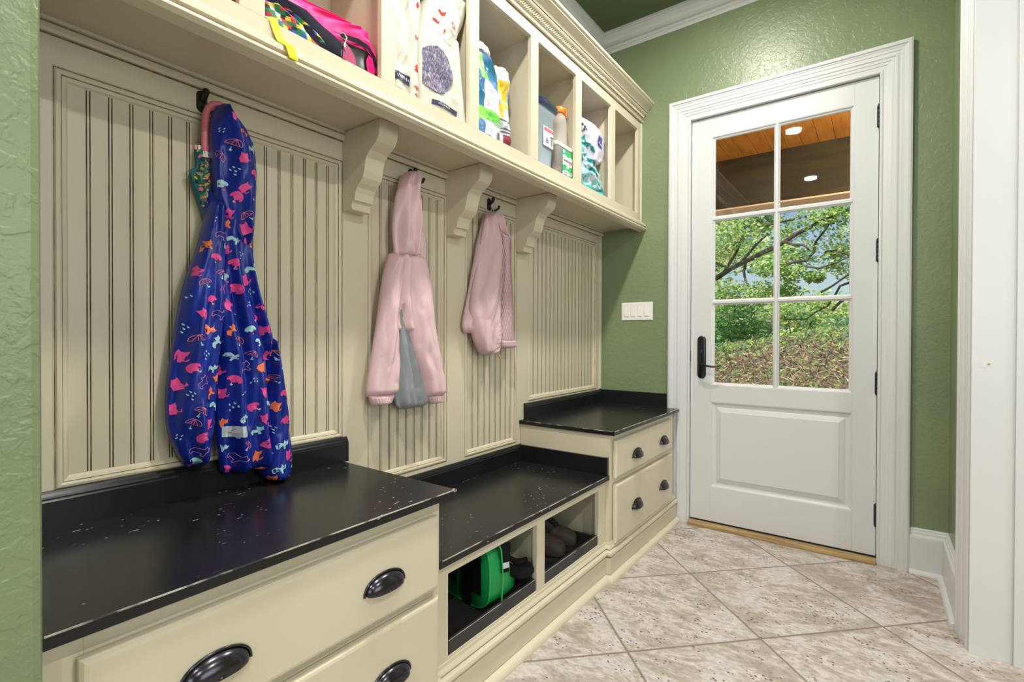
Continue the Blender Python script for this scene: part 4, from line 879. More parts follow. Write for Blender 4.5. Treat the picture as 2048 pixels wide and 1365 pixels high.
# --- two seed bags
BAGC = mat('cream_poly_bag', (.66, .63, .53), .28, spec=.55, coat=.3); INK = CM('navy_ink', (.025, .035, .085), .4); RED = CM('red_ink', (.60, .025, .02), .4); GRY = CM('grey_ink', (.25, .25, .24), .5)
CHK = [(-.5, .1), (-.3, .35), (-.15, .05), (.15, .08), (.5, .45), (.42, -.05), (.2, -.3), (.02, -.32), (.0, -.5), (-.06, -.32), (-.25, -.22)]
FSH = [(-.5, 0), (-.25, .2), (.1, .18), (.3, .04), (.5, .25), (.45, -.2), (.3, -.06), (.1, -.2), (-.25, -.18)]
GEC = [(-.1, .5), (.1, .5), (.12, .2), (.4, .35), (.14, .05), (.12, -.15), (.4, -.3), (.06, -.28), (.25, -.5), (.0, -.4), (-.08, -.25), (-.4, -.3), (-.14, -.08), (-.12, .1), (-.4, .3), (-.12, .25)]
def crinkle(a=.006, k=3): return lambda f, z: a*(noise.noise(V((f*k, z*16, 3.1*k)))+.5*noise.noise(V((f*k*3, z*40, 9)))) + .6*a*math.sin(6.28*(f*1.3+z*5))
def shape(cl, mb, poly, y, z, s_, m, ang=0, off=.0025):
    ca, sa = math.cos(ang), math.sin(ang); cl.decal(mb, [(y+(a*ca-b*sa)*s_, z+(a*sa+b*ca)*s_) for a, b in poly], m, off)
root = empty('seed_bag', (-1.33, 1.13, ZF), 'tall cream poly bag at the left of the third cubby, red prints on its gusset', 'bag')
s1 = Cloth([(ZF, 1.060, 1.150), (1.96, 1.060, 1.152), (2.10, 1.060, 1.155), (2.25, 1.060, 1.150), (2.36, 1.060, 1.140), (2.42, 1.07, 1.13)], -1.305, lambda t: .050, crinkle(.008), p=.28, nz=70, nf=30, back=.16)
m_ = s1.mesh(BAGC); m_.build('bag_front', root, smooth=True, angle=None)
m_ = MB(); s1.patch(m_, [(1.975, 1.062, 1.150), (2.002, 1.062, 1.148)], INK, .003, 4, 10); 
for i in range(9): s1.band(m_, [(1.080+.006*i, 1.991+.003*(i % 2)), (1.082+.006*i, 1.984)], .0016, PLASTICW, .005)
m_.build('ink_band', root)
g1 = Cloth([(ZF, 1.157, 1.196), (2.10, 1.158, 1.196), (2.20, 1.156, 1.20), (2.30, 1.150, 1.21), (2.40, 1.14, 1.205)], -1.300, .030, crinkle(.005, 2), p=.4, nz=60, nf=16, back=.16)
m_ = g1.mesh(BAGC)
for y, z, s_, sh in ((1.182, 2.27, .036, DROP+[(-.05, .02)]), (1.180, 2.16, .022, CHK), (1.180, 2.055, .026, GEC), (1.180, 1.99, .03, FSH), (1.178, 1.96, .02, CHK)): shape(g1, m_, sh, y, z, s_*(3 if sh[0] == (0, .12) else 1), RED)
m_.build('gusset', root, smooth=True, angle=None)
root = empty('seed_bag', (-1.32, 1.31, ZF), 'cream poly bag with a round clear window showing purple grey seed, third cubby', 'bag')
s2 = Cloth([(ZF, 1.205, 1.415), (1.96, 1.203, 1.420), (2.02, 1.200, 1.412), (2.10, 1.202, 1.400), (2.16, 1.205, 1.385), (2.21, 1.215, 1.378), (2.235, 1.225, 1.385), (2.27, 1.235, 1.40), (2.34, 1.26, 1.435), (2.42, 1.30, 1.445)], -1.305, lambda t: .055-.03*max(0, t-.5), crinkle(.006), p=.32, nz=80, nf=44, back=.16)
m_ = s2.mesh(BAGC)
m_.build('bag_front', root, smooth=True, angle=None)
SEED = mat('seed_mix', (.085, .08, .17), .6, noise_col=((.40, .33, .34), 130, .5, .62, (1, 2.6, .7)), bump=(200, .6, .002, 2))
m_ = MB(); s2.patch(m_, [(2.078-.079*math.cos(math.pi*k/24), max(1.206, 1.254-.073*math.sin(math.pi*k/24)), 1.256+.073*math.sin(math.pi*k/24)) for k in range(25)], SEED, .0045, 40, 26); tag(m_.build('clear_window', root, smooth=True), 'round clear window full of purple grey seed')
m_ = MB(); s2.patch(m_, [(1.955, 1.24, 1.368), (1.972, 1.24, 1.368)], INK, .003, 4, 10); 
for i in range(12): s2.band(m_, [(1.262+.005*i, 1.9665+.002*(i % 3)), (1.264+.005*i, 1.9605)], .0015, PLASTICW, .005)
m_.build('ink_band', root); m_ = MB()
for sh, y, z, s_, an in ((CHK, 1.292, 2.300, .030, -.2), (GEC, 1.342, 2.275, .034, .2), (FSH, 1.262, 2.258, .028, -.4), (FSH, 1.300, 2.232, .022, 1.3)): shape(s2, m_, sh, y, z, s_, RED, an)
for cy_, cz_ in ((1.332, 2.322), (1.276, 2.283), (1.336, 2.245)): s2.band(m_, [(cy_-.014+.007*i, cz_+.009-.0045*i+.001*(i % 2)) for i in range(5)], .0028, GRY, .003)
m_.build('printed_icons', root)
g2 = Cloth([(ZF, 1.392, 1.432), (1.98, 1.376, 1.420), (2.05, 1.372, 1.405), (2.20, 1.352, 1.388), (2.24, 1.345, 1.38)], -1.268, .012, crinkle(.002), nz=30, nf=10, back=.04)
g2.mesh(BAGC).build('side_seam', root, smooth=True, angle=None)
m_ = MB(); s2.band(m_, [(1.255, 2.225), (1.30, 2.205), (1.335, 2.205), (1.385, 2.225)], .004, mat('fold_crease', (.40, .38, .26), .5), .002); m_.build('neck_fold', root)

# --- green and blue feed bag, yellow and white bag behind it
BLU = mat('teal_blue_film', (.02, .14, .24), .22, coat=.4, noise_col=((.12, .26, .55), 7, .4, .65, (1, 1, 1))); LIME = CM('lime_print', (.22, .68, .09), .3); WP = CM('white_print', (.72, .75, .80), .35); FINE = CM('fine_print_grey', (.42, .48, .52), .5)
root = empty('feed_bag', (-1.31, 1.565, ZF), 'blue and lime green feed bag with a white text panel in the fourth cubby', 'bag')
fb = Cloth([(ZF, 1.478, 1.650), (1.95, 1.478, 1.652), (2.05, 1.478, 1.654), (2.15, 1.478, 1.648), (2.22, 1.480, 1.640), (2.262, 1.485, 1.612), (2.282, 1.488, 1.602), (2.30, 1.488, 1.606), (2.326, 1.49, 1.60)], -1.300, lambda t: .050-.03*t*t, crinkle(.007), p=.32, nz=170, nf=110, back=.10)
def fcol(y, z, f):
    if z > 2.286: return WP
    if z > 2.270: return INK
    if z > 2.06: return LIME if abs((y-1.508)-(2.26-z)*.30) < .022 and z > 2.165 else (BLU if (y < 1.528 or z > 2.175-(y-1.528)*.25) else WP)
    if z > 1.992+.03*f: return LIME if z < 2.055-.02*abs(f-.3) else (WP if y > 1.528 else BLU)
    return WP if (y > 1.526 and z > 1.946) else BLU
fb.mesh(BLU, fcol).build('bag_front', root, smooth=True, angle=None)
m_ = MB(); rnd = random.Random(8)
for zz in [2.150-.0085*i for i in range(9)]:
    fb.band(m_, [(1.535+rnd.uniform(0, .006)+k*.012, zz-.0018*k) for k in range(int(rnd.uniform(5, 8)))], .0022, FINE, .002)
for zz in [2.042-.0065*i for i in range(6)]: fb.band(m_, [(1.535+k*.013, zz-.0016*k) for k in range(8)], .0020, CM('dark_green_print', (.06, .35, .06), .5) if zz == 2.042 else m_.mats[1], .002)
for zz in [1.983-.006*i for i in range(5)]: fb.band(m_, [(1.53+k*.012, zz-.0012*k) for k in range(5)], .0016, FINE, .002)
m_.build('printed_text', root); m_ = MB()
for i in range(11): fb.band(m_, [(1.612+.0026*i, 1.978), (1.612+.0026*i, 1.952)], .0009+.0006*(i % 3), INK, .0022)
m_.build('barcode', root)
root = empty('feed_bag', (-1.42, 1.755, ZF), 'small yellow and white crumpled feed bag behind the blue and green one', 'bag')
yb = Cloth([(ZF, 1.672, 1.806), (1.99, 1.672, 1.808), (2.10, 1.675, 1.802), (2.20, 1.675, 1.788), (2.28, 1.690, 1.795), (2.325, 1.710, 1.802)], -1.345, .020, crinkle(.012), p=.3, nz=60, nf=26, back=.10)
YB = [CM('grey_white_film', (.55, .56, .60), .3), CM('yellow_film', (.72, .50, .03), .3), CM('dark_grey_stripes', (.12, .13, .17), .35), CM('maroon_print', (.20, .03, .05), .4), CM('sky_film', (.16, .35, .50), .3)]
def ycol(y, z, f):
    if z > 2.26: return YB[0]
    if z > 2.15: return YB[1] if .35 < f+(z-2.2)*1.5 < .8 else (YB[4] if f > .8 else YB[0])
    if z > 2.10: return YB[1] if f < .45 else YB[0]
    if z > 2.03: return YB[2] if int(z*190) % 3 == 0 else YB[0]
    if z > 1.99: return YB[3] if f > .55 else YB[0]
    return YB[2] if (int(z*170)+int(f*5)) % 2 else YB[0]
yb.mesh(YB[0], ycol).build('bag_front', root, smooth=True, angle=None)

# --- pet food container, orange capped jug, treat tub
def rrect(cx, cy, hx, hy, r, z, n=5):
    p_ = []
    for sx, sy, a0 in ((1, 1, 0), (-1, 1, 90), (-1, -1, 180), (1, -1, 270)):
        for k in range(n+1): a = math.radians(a0+90*k/n); p_.append((cx+sx*(hx-r)+r*math.cos(a), cy+sy*(hy-r)+r*math.sin(a), z))
    return p_
CLR = mat('smoky_clear_plastic', (.58, .70, .74), .18, trans=.35, ior=1.2, noise_col=((.50, .62, .66), 3, .4, .6, (1, 1, 1))); LID = CM('navy_lid_plastic', (.012, .025, .07), .15, coat=.5)
CLR.node_tree.nodes['Principled BSDF'].inputs['Alpha'].default_value = .72
root = empty('food_container', (-1.36, 1.98, ZF), 'tall clear plastic food container with a dark blue lid, fifth cubby', 'storage container')
cc = (-1.365, 1.985)
MB().rings([rrect(*cc, hx, hy, .022, z) for hx, hy, z in ((.085, .078, ZF), (.090, .082, ZF+.004), (.098, .092, 2.185), (.103, .100, 2.20), (.104, .101, 2.232))], CLR).build('tub', root, smooth=True)
KIB = mat('pale_litter_fill', (.50, .53, .60), .8, noise_col=((.40, .42, .50), 60, .4, .6, (1, 1, 1)))
MB().rings([rrect(*cc, hx, hy, .02, z) for hx, hy, z in ((.080, .073, ZF+.005), (.086, .079, 2.075))], KIB).build('contents', root, smooth=True)
MB().rings([rrect(*cc, hx, hy, .028, z) for hx, hy, z in ((.106, .106, 2.222), (.112, .116, 2.226), (.112, .118, 2.246), (.104, .110, 2.262), (.090, .098, 2.268))], LID).build('lid', root, smooth=True)
m_ = MB(); lx = -1.2655
m_.box((lx-.001, 1.972, 2.045), (lx, 2.060, 2.137), WP); m_.box((lx, 1.982, 2.117), (lx+.0005, 2.060, 2.131), RED); m_.build('label', root, bevel=.0003)
m_ = MB(); vs, fs = text_polys('Rubbermaid', .0125, bold=.0); m_.add([(lx+.001, 2.021+a, 2.124+b) for a, b in vs], fs, PLASTICW); m_.build('label_lettering', root); m_ = MB()
m_.add([(lx+.0008, 2.005+a*.012, 2.072+b*.012) for a, b in ell(0, 0, 1, 1, 14)], [tuple(range(14))], INK); m_.add([(lx+.0011, 2.005+a*.008, 2.072+b*.008) for a, b in ell(0, 0, 1, 1, 14)], [tuple(range(14))], WP); m_.add([(lx+.0014, 2.005+a*.005, 2.072+b*.005) for a, b in ell(0, 0, 1, 1, 14)], [tuple(range(14))], BC[3])
m_.add([(lx+.0008, 2.034, 2.098), (lx+.0008, 2.056, 2.098), (lx+.0008, 2.051, 2.055), (lx+.0008, 2.037, 2.055)], [(0, 3, 2, 1)], GRY); m_.add([(lx+.001, 2.032, 2.100), (lx+.001, 2.058, 2.100), (lx+.001, 2.058, 2.095), (lx+.001, 2.032, 2.095)], [(0, 3, 2, 1)], INK)
m_.build('label_picture', root)
CLP = mat('clear_jug_plastic', (.90, .86, .82), .12, trans=.4, ior=1.2); ORC = CM('orange_cap', (.90, .22, .01), .35)
CLP.node_tree.nodes['Principled BSDF'].inputs['Alpha'].default_value = .38
jx, jy, jz = -1.312, 2.190, 2.106
root = empty('plastic_jug', (jx, jy, jz), 'clear ribbed plastic bottle with an orange cap, above the treat tub', 'bottle')
pr = [(.034, 0), (.040, .004), (.041, .03)] + [(.039+.0022*(k % 2), .036+.011*k) for k in range(9)] + [(.038, .136), (.030, .156), (.020, .168), (.020, .176)]
MB().lathe((jx, jy, jz), pr, CLP, 28).build('bottle_body', root, smooth=True)
MB().lathe((jx, jy, jz+.172), [(.026, 0), (.028, .004), (.028, .022), (.020, .032), (.006, .035)], ORC, 24).build('cap', root, smooth=True)
m_ = MB().tube([(jx+.010, jy+.012, jz+.198), (jx+.012, jy+.030, jz+.202), (jx+.012, jy+.044, jz+.192), (jx+.012, jy+.046, jz+.174)], [.007, .009, .008, .006], ORC, 10); m_.build('cap_spout', root, smooth=True)
CLT = mat('clear_treat_tub', (.72, .69, .66), .14, trans=.4, ior=1.2); TRT = mat('brown_treats', (.14, .06, .04), .7, noise_col=((.28, .16, .10), 70, .4, .6, (1, 1, 1)), bump=(80, .8, .004, 2))
CLT.node_tree.nodes['Principled BSDF'].inputs['Alpha'].default_value = .5
root = empty('treat_tub', (-1.315, 2.172, ZF), 'square clear treat tub with a green and white label, fifth cubby', 'tub')
tc_ = (-1.318, 2.176)
MB().rings([rrect(*tc_, hx, hy, .014, z) for hx, hy, z in ((.048, .070, ZF), (.050, .073, ZF+.004), (.052, .080, 2.085), (.052, .080, 2.088))], CLT).build('tub', root, smooth=True)
MB().rings([rrect(*tc_, hx, hy, .012, z) for hx, hy, z in ((.045, .067, ZF+.004), (.046, .069, 1.985))], TRT).build('contents', root, smooth=True)
MB().rings([rrect(*tc_, hx, hy, .014, z) for hx, hy, z in ((.054, .082, 2.086), (.055, .083, 2.088), (.055, .083, 2.100), (.052, .080, 2.105))], PLASTICW).build('lid', root, smooth=True)
GRN = CM('green_label', (.02, .42, .12), .35); m_ = MB(); lx = -1.2645
def lq(poly, m, d=0): m_.add([(lx+d+(.0016 if False else 0), 2.182+a, 1.940+b) for a, b in poly], [tuple(range(len(poly)))], m)
lq([(-.034, 0), (.056, 0), (.064, .138), (-.034, .138)], GRN); m_.build('label', root)
m_ = MB()
lq([(-.034, .06), (-.01, .068), (.02, .060), (.0595, .066), (.062, .108), (.04, .114), (.015, .106), (-.01, .116), (-.034, .110)], WP, .0006); lq([(-.034, .118), (-.012, .122), (-.006, .138), (-.034, .138)], CM('pale_blue_label', (.25, .55, .70), .4), .0006)
lq([(-.034, .012), (-.01, .020), (.02, .016), (.057, .022), (.058, .040), (.03, .036), (.0, .040), (-.034, .030)], WP, .0006); lq([(.03, .072), (.045, .070), (.050, .078), (.036, .082)], ORC, .001)
lq([(.0, .055), (.006, .048), (.018, .048), (.024, .055), (.012, .070)], WP, .001)
m_.build('label_picture', root); m_ = MB()
vs, fs = text_polys('Temptations', .0175, bold=.012*.0175); m_.add([(lx+.0012, 2.196+a*1.0, 2.028+b*1.25) for a, b in vs], fs, BLACKIRON); m_.build('label_lettering', root); m_ = MB()
vs, fs = text_polys('30', .026); m_.add([(lx+.0012, 2.220+a, 1.968+b) for a, b in vs], fs, INK)
m_.build('label_number', root); m_ = MB()
for i in range(6): lq([(-.020+.0055*i, .024), (-.017+.0055*i, .024), (-.017+.0055*i, .030), (-.020+.0055*i, .030)], INK, .0012)
m_.build('small_print', root)

# --- teal crumpled bag and the folded lavender bag on it
TL = [CM('teal_film', (.02, .36, .36), .2), CM('aqua_film', (.25, .62, .58), .2), CM('lilac_white_film', (.60, .58, .70), .22), CM('deep_teal_film', (.01, .17, .18), .25), CM('orange_spot', (.75, .30, .08), .3)]
root = empty('litter_bag', (-1.33, 2.47, ZF), 'crumpled teal and lilac plastic bag slumped in the sixth cubby', 'bag')
tb = Cloth([(ZF, 2.300, 2.668), (1.955, 2.300, 2.665), (2.0, 2.300, 2.640), (2.05, 2.300, 2.61), (2.10, 2.300, 2.575), (2.15, 2.300, 2.56), (2.20, 2.300, 2.52), (2.26, 2.31, 2.46)], -1.305, lambda t: .045-.02*t, lambda f, z: .022*noise.noise(V((f*4, z*22, 1)))+.012*noise.noise(V((f*9, z*45, 5))), p=.35, nz=80, nf=60, back=.14)
def tcol(y, z, f):
    v_ = noise.noise(V((y*15+z*9, z*26-y*6, 2.2)))+.5*noise.noise(V((y*40, z*50, 7)))
    if z < 1.968 and v_ < .25: return TL[0]
    if abs(y-2.545) < .012 and abs(z-2.03) < .012: return TL[4]
    return TL[1] if v_ > .22 else TL[2] if v_ > -.02 else TL[0] if v_ > -.22 else TL[3]
tb.mesh(TL[0], tcol).build('bag_film', root, smooth=True, angle=None)
root = empty('folded_plastic_bag', (-1.33, 2.55, 2.12), 'rolled lavender white plastic bag with a dark blue label, on the teal bag', 'bag')
pb = Cloth([(2.115, 2.46, 2.57), (2.15, 2.42, 2.625), (2.19, 2.36, 2.660), (2.23, 2.31, 2.670), (2.265, 2.305, 2.672), (2.295, 2.305, 2.66), (2.318, 2.31, 2.58)], -1.310, .050, lambda f, z: .010*noise.noise(V((f*3, z*16, 4)))+.004*noise.noise(V((f*9, z*30, 5))), p=.35, nz=50, nf=40, back=.11)
m_ = pb.mesh(TL[2]); m_.build('film', root, smooth=True, angle=None)
m_ = MB(); pb.patch(m_, [(2.205, 2.515, 2.580), (2.268, 2.530, 2.592)], CM('royal_blue_label', (.015, .03, .22), .35), .003, 6, 6); pb.band(m_, [(2.528, 2.228), (2.54, 2.230), (2.556, 2.225), (2.574, 2.222)], .004, WP, .005); pb.band(m_, [(2.535, 2.236), (2.548, 2.238)], .002, WP, .005); m_.build('label', root)
m_ = MB()
for a, b in ((2.335, 2.268), (2.355, 2.272), (2.375, 2.264), (2.345, 2.252), (2.368, 2.248), (2.39, 2.256), (2.352, 2.236)): pb.decal(m_, [(a+p*.009, b+q*.007) for p, q in ell(0, 0, 1, 1, 6)], INK, .003)
m_.build('dark_print', root)
m_ = MB()
for lf in ((2.37, 2.20, 1.0), (2.42, 2.185, .3), (2.46, 2.175, -.6)): pb.decal(m_, [(lf[0]+a*.045*math.cos(lf[2])-b*.014*math.sin(lf[2]), lf[1]+a*.045*math.sin(lf[2])+b*.014*math.cos(lf[2])) for a, b in ((-.5, 0), (-.1, .8), (.3, .6), (.7, 0), (.3, -.6), (-.1, -.8))], TL[3], .003)
m_.build('leaf_print', root)

# ================================================================== IN THE BENCH
# boots
BRN = mat('brown_suede_leather', (.038, .027, .022), .7, noise_col=((.068, .046, .035), 18, .4, .65, (1, 1, 1)), bump=(200, .3, .0008, 3)); SOLE = CM('dark_rubber_sole', (.035, .03, .028), .8); LACE = mat('speckled_lace_mesh', (.015, .015, .015), .8, noise_col=((.35, .33, .30), 190, .62, .66, (1, 1, 1)))
def boot():
    r_ = empty('boot', (0, 0, 0), 'x', 'boot', 'pair of brown ankle boots in the bench', local=True); L = .235
    def prof(secs, m, nm, sm=True, cap=True):
        rr = []
        for x, zb_, zt_, w_ in secs:
            ring = []
            for k in range(20):
                a = 2*math.pi*k/20; cy_ = math.cos(a); sy_ = math.sin(a); zz = (zb_+zt_)/2+(zt_-zb_)/2*(abs(sy_)**.75)*(1 if sy_ > 0 else -1); ring.append((x, w_/2*(abs(cy_)**.8)*(1 if cy_ > 0 else -1), zz))
            rr.append(ring)
        return MB().rings(rr, m).build(nm, r_, smooth=sm)
    prof([(-.004, .030, .042, .030), (.0, .018, .062, .056), (-.012, .012, .078, .082), (-.035, .010, .088, .095), (-.065, .010, .094, .096), (-.095, .012, .108, .090), (-.120, .012, .128, .082), (-.150, .012, .150, .076), (-.190, .012, .155, .076), (-.222, .012, .150, .070), (-.236, .02, .14, .05)], BRN, 'upper')
    MB().rings([[(x, y, z) for x, y in [(0+.002+t, 0) for t in []] ] for z in []] or [[(-L/2+(L/2+.004)*math.cos(a), (.048-.008*(math.cos(a) < 0))*math.copysign(abs(math.sin(a))**.7, math.sin(a)), z) for a in [2*math.pi*k/28 for k in range(28)]] for z in (.0, .004, .016, .020)], SOLE).build('sole', r_, smooth=True)
    sh = []
    for z, rx, ry, cx in ((.120, .052, .040, -.182), (.150, .048, .040, -.184), (.19, .046, .042, -.186), (.215, .048, .044, -.186), (.222, .044, .040, -.186)): sh.append([(cx+rx*math.cos(a), ry*math.sin(a), z) for a in [2*math.pi*k/20 for k in range(20)]])
    MB().rings(sh, BRN).build('shaft', r_, smooth=True)
    m_ = MB(); vs = []
    for i in range(9):
        t = i/8; x = -.085-.062*t; z = .105+.050*t+.06*max(0, t-.7)*3
        vs += [(x+.004, -.026, z-.004), (x+.006, 0, z+.006), (x+.004, .026, z-.004)]
    m_.add(vs, [(3*i+k, 3*i+k+1, 3*i+4+k, 3*i+3+k) for i in range(8) for k in range(2)], LACE); m_.build('tongue', r_, smooth=True)
    m_ = MB()
    for i in range(5):
        x = -.088-.013*i; z = .114+.010*i; m_.tube([(x, -.030, z-.010), (x-.004, 0, z+.006), (x, .030, z-.010)], .0024, LACE, 6)
    m_.build('laces', r_, smooth=True)
    return r_
b1 = boot()
def dup(root, loc, rz, label):
    r = root.copy(); C.collection.objects.link(r); r.location = loc; r.rotation_euler = (0, 0, rz); r['label'] = label
    for ch in list(root.children):
        c_ = ch.copy(); C.collection.objects.link(c_); c_.parent = r
    return r
dup(b1, (-1.088, 1.975, .1845), math.radians(22), 'brown suede ankle boot on the black tray, the one farther to the right')
b1.location = (-1.072, 1.845, .1845); b1.rotation_euler = (0, 0, math.radians(18)); b1['label'] = 'brown suede ankle boot on the black tray, half hidden by the bench post'

# green sports bag
GB = fabric('kelly_green_polyester', (.008, .30, .08), .38, c2=(.006, .24, .06), bump=(150, .15, .001, 3)); BM = fabric('black_mesh', (.007, .007, .008), .8, spec=.12, bump=(900, .1, .0004, 1)); GM = fabric('charcoal_mesh', (.035, .032, .032), .85, spec=.12, bump=(900, .1, .0004, 1)); LG = CM('bright_green_piping', (.02, .42, .10), .4)
root = empty('sports_bag', (-1.22, 1.42, .1845), 'bright green and black sports bag lying in the left bench compartment', 'sports bag')
def bagring(y, xr, xl, zt, b=.0, n=28, zb=.187):
    p_ = []
    for k in range(n):
        a = 2*math.pi*k/n; c_, s_ = math.cos(a), math.sin(a)
        p_.append((xl+(xr-xl)*(.5+.5*math.copysign(abs(c_)**.55, c_)), y+b*(abs(c_)+abs(s_)-1), zb+(zt-zb)*(.5+.5*math.copysign(abs(s_)**.55, s_))))
    return p_
# end panel leans: it runs from the front right corner back towards the left
def skew(r, k=-.32): return [(x, y+(x+1.05)*k, z) for x, y, z in r]
secs = [(1.315, -1.075, -1.36, .405), (1.322, -1.058, -1.385, .432), (1.335, -1.052, -1.395, .440), (1.38, -1.050, -1.395, .425), (1.43, -1.055, -1.395, .37), (1.48, -1.070, -1.39, .315), (1.52, -1.10, -1.38, .27), (1.545, -1.14, -1.36, .23)]
rr = []
for i, (y, xr, xl, zt) in enumerate(secs):
    kk = -.32*(1-i/7)*1.0
    rr.append([(x, y+(x+1.05)*kk*.55, z) for x, y, z in bagring(y, xr, xl, zt)])
MB().rings(rr, GB).build('bag_body', root, smooth=True, angle=None)
e0 = rr[0]; cxm = sum(p[0] for p in e0)/len(e0); czm = sum(p[2] for p in e0)/len(e0); cym = sum(p[1] for p in e0)/len(e0)
def ep(fx, fz, off=.006):    # point on the end panel, fx fz in -1..1
    x = cxm+fx*.142; z = czm+fz*.108; y = 1.315+(x+1.05)*(-.32*.55); return (x, y-off, z)
def epq(m_, pts, mt, off): m_.add([ep(a, b, off) for a, b in pts], [tuple(range(len(pts)))], mt)
m_ = MB(); epq(m_, [(-.9, -.45), (-.05, -.45), (-.05, .98), (-.9, .98)], GM, .003); m_.build('mesh_pocket', root)
m_ = MB(); epq(m_, [(.12, -.98), (.48, -.98), (.50, -.5), (.86, -.5), (.86, .98), (.12, .98)], BM, .005); m_.build('black_panel', root)
m_ = MB(); epq(m_, [(-.08, -.95), (.02, -.95), (.05, .98), (-.05, .98)], GB, .007); m_.build('green_strip', root)
lp = rr[1]; m_ = MB().tube([(x, y-.002, z) for x, y, z in lp]+[(lp[0][0], lp[0][1]-.002, lp[0][2])], .0035, LG, 8); m_.build('piping', root, smooth=True)
m_ = MB().tube([(-1.045, 1.368, .21), (-1.040, 1.372, .30), (-1.044, 1.366, .40), (-1.06, 1.36, .44)], .0028, LG, 8); m_.build('piping', root, smooth=True)
m_ = MB(); m_.add([(-1.0465, 1.372, .330), (-1.0465, 1.415, .322), (-1.0465, 1.415, .342), (-1.0465, 1.372, .352)], [(0, 1, 2, 3)], CM('silver_reflector', (.6, .65, .75), .25)); m_.add([(-1.0470, 1.370, .316), (-1.0470, 1.416, .308), (-1.0470, 1.416, .322), (-1.0470, 1.370, .330)], [(0, 1, 2, 3)], BM)
m_.add([(-1.0462, 1.368, .352), (-1.0462, 1.420, .342), (-1.0462, 1.425, .41), (-1.0462, 1.37, .425)], [(0, 1, 2, 3)], BM); m_.build('side_patch', root)
m_ = MB(); m_.tube([(-1.075, 1.36, .197), (-1.062, 1.42, .200), (-1.065, 1.48, .206), (-1.075, 1.535, .214), (-1.10, 1.552, .222)], [.010, .014, .018, .017, .010], BM, 12); m_.build('bottom_binding', root, smooth=True)
m_ = MB().tube([(-1.085, 1.435, .318), (-1.064, 1.455, .292), (-1.056, 1.480, .280), (-1.054, 1.510, .276), (-1.056, 1.540, .272), (-1.064, 1.553, .262)], [.014, .026, .032, .034, .032, .016], BM, 14, flat=.75); m_.build('shoulder_pad', root, smooth=True)
m_ = MB(); m_.tube([(-1.082, 1.455, .335), (-1.060, 1.478, .315), (-1.056, 1.515, .305), (-1.064, 1.545, .30)], [.008, .012, .012, .008], BM, 10); m_.build('strap_loop', root, smooth=True)
for k in range(3):
    m_ = MB().tube([(-1.10, 1.440+.018*k, .430), (-1.082, 1.425+.016*k, .375), (-1.080, 1.44+.018*k, .325)], .004, LG if k != 1 else BM, 8, flat=.5); m_.build('webbing', root, smooth=True)
m_ = MB().tube([(-1.13, 1.40, .44), (-1.12, 1.43, .425), (-1.115, 1.455, .395), (-1.125, 1.470, .375)], [.018, .024, .028, .018], BM, 12); m_.build('carry_handle', root, smooth=True)

# ================================================================== OUTSIDE THE DOOR
def ground_h(x, y):
    t = max(0, min(1, (y-6.0)/4.2)); t = t*t*(3-2*t); h = 1.22+.20*math.tanh((x+1.3)*1.2)
    return t*h*(1 if y < 12 else 1-.02*(y-12)) + .05*noise.noise(V((x*1.3, y*1.3, 0)))*t - .08
SOIL = mat('mulch_and_soil', (.11, .08, .055), .9, noise_col=((.22, .18, .12), 9, .4, .62, (1, 1, 1)), bump=(12, .8, .05, 5)); CONC = mat('porch_concrete', (.45, .42, .38), .7)
m_ = MB(); N_ = 60; vs = [(-14+20*i/N_, 5.2+20*j/N_, ground_h(-14+20*i/N_, 5.2+20*j/N_)) for j in range(N_+1) for i in range(N_+1)]
m_.add(vs, [(j*(N_+1)+i, j*(N_+1)+i+1, (j+1)*(N_+1)+i+1, (j+1)*(N_+1)+i) for j in range(N_) for i in range(N_)], SOIL)
struct(m_, 'ground_1', smooth=True)
struct(MB().box((-6, 3.30, -.12), (4, 5.3, -.005), CONC), 'floor_porch')
OAK = mat('stained_wood_planks', (.50, .20, .03), .45, noise_col=((.34, .12, .015), 8, .35, .7, (3, .4, 1))); DK = mat('dark_stained_beam', (.030, .022, .012), .5, noise_col=((.045, .032, .016), 6, .4, .6, (.4, 1, 3)))
m_ = MB(); x = -3.0
while x < 2.2:
    m_.box((x, 3.30, 2.75), (x+.1105, 4.80, 2.77), OAK); m_.box((x+.1105, 3.30, 2.757), (x+.1135, 4.80, 2.77), SHADOWGAP); x += .1135
struct(m_, 'ceiling_porch', bevel=.002)
struct(MB().box((-6, 3.3, 2.77), (4, 5.6, 2.95), DK), 'roof_1')
bmr = empty('porch_beam', (-1, 4.95, 2.30), 'dark stained porch beam seen through the top panes, pale underside', 'beam')
MB().box((-4, 4.79, 2.312), (3, 5.09, 2.77), DK).build('beam_body', bmr); MB().box((-4, 4.789, 2.300), (3, 5.091, 2.312), mat('pale_peach_soffit', (.90, .62, .42), .5)).build('underside', bmr)
lt = empty('added_porch_lantern', (.55, 3.30, 2.05), 'unseen black wall lantern added to light the porch ceiling', 'lantern')  # unseen lantern, added to brighten the porch ceiling
m_ = MB().box((.49, 3.30, 1.98), (.61, 3.32, 2.12), BLACKIRON); m_.tube([(.55, 3.32, 2.05), (.55, 3.38, 2.08), (.55, 3.42, 2.05)], .008, BLACKIRON); m_.build('bracket', lt)
m_ = MB().lathe((.55, 3.42, 1.82), [(.05, 0), (.06, .01), (.06, .02), (.02, .02)], BLACKIRON, 6); m_.build('cage_base', lt); m_ = MB(); m_.lathe((.55, 3.42, 2.02), [(.075, 0), (.05, .03), (.01, .05)], BLACKIRON, 6); m_.build('cage_top', lt)
MB().lathe((.55, 3.42, 1.84), [(.045, 0), (.055, .18)], mat('lantern_glass', (1, .9, .75), .2, emit=((1, .75, .45), 8)), 6).build('glass', lt)
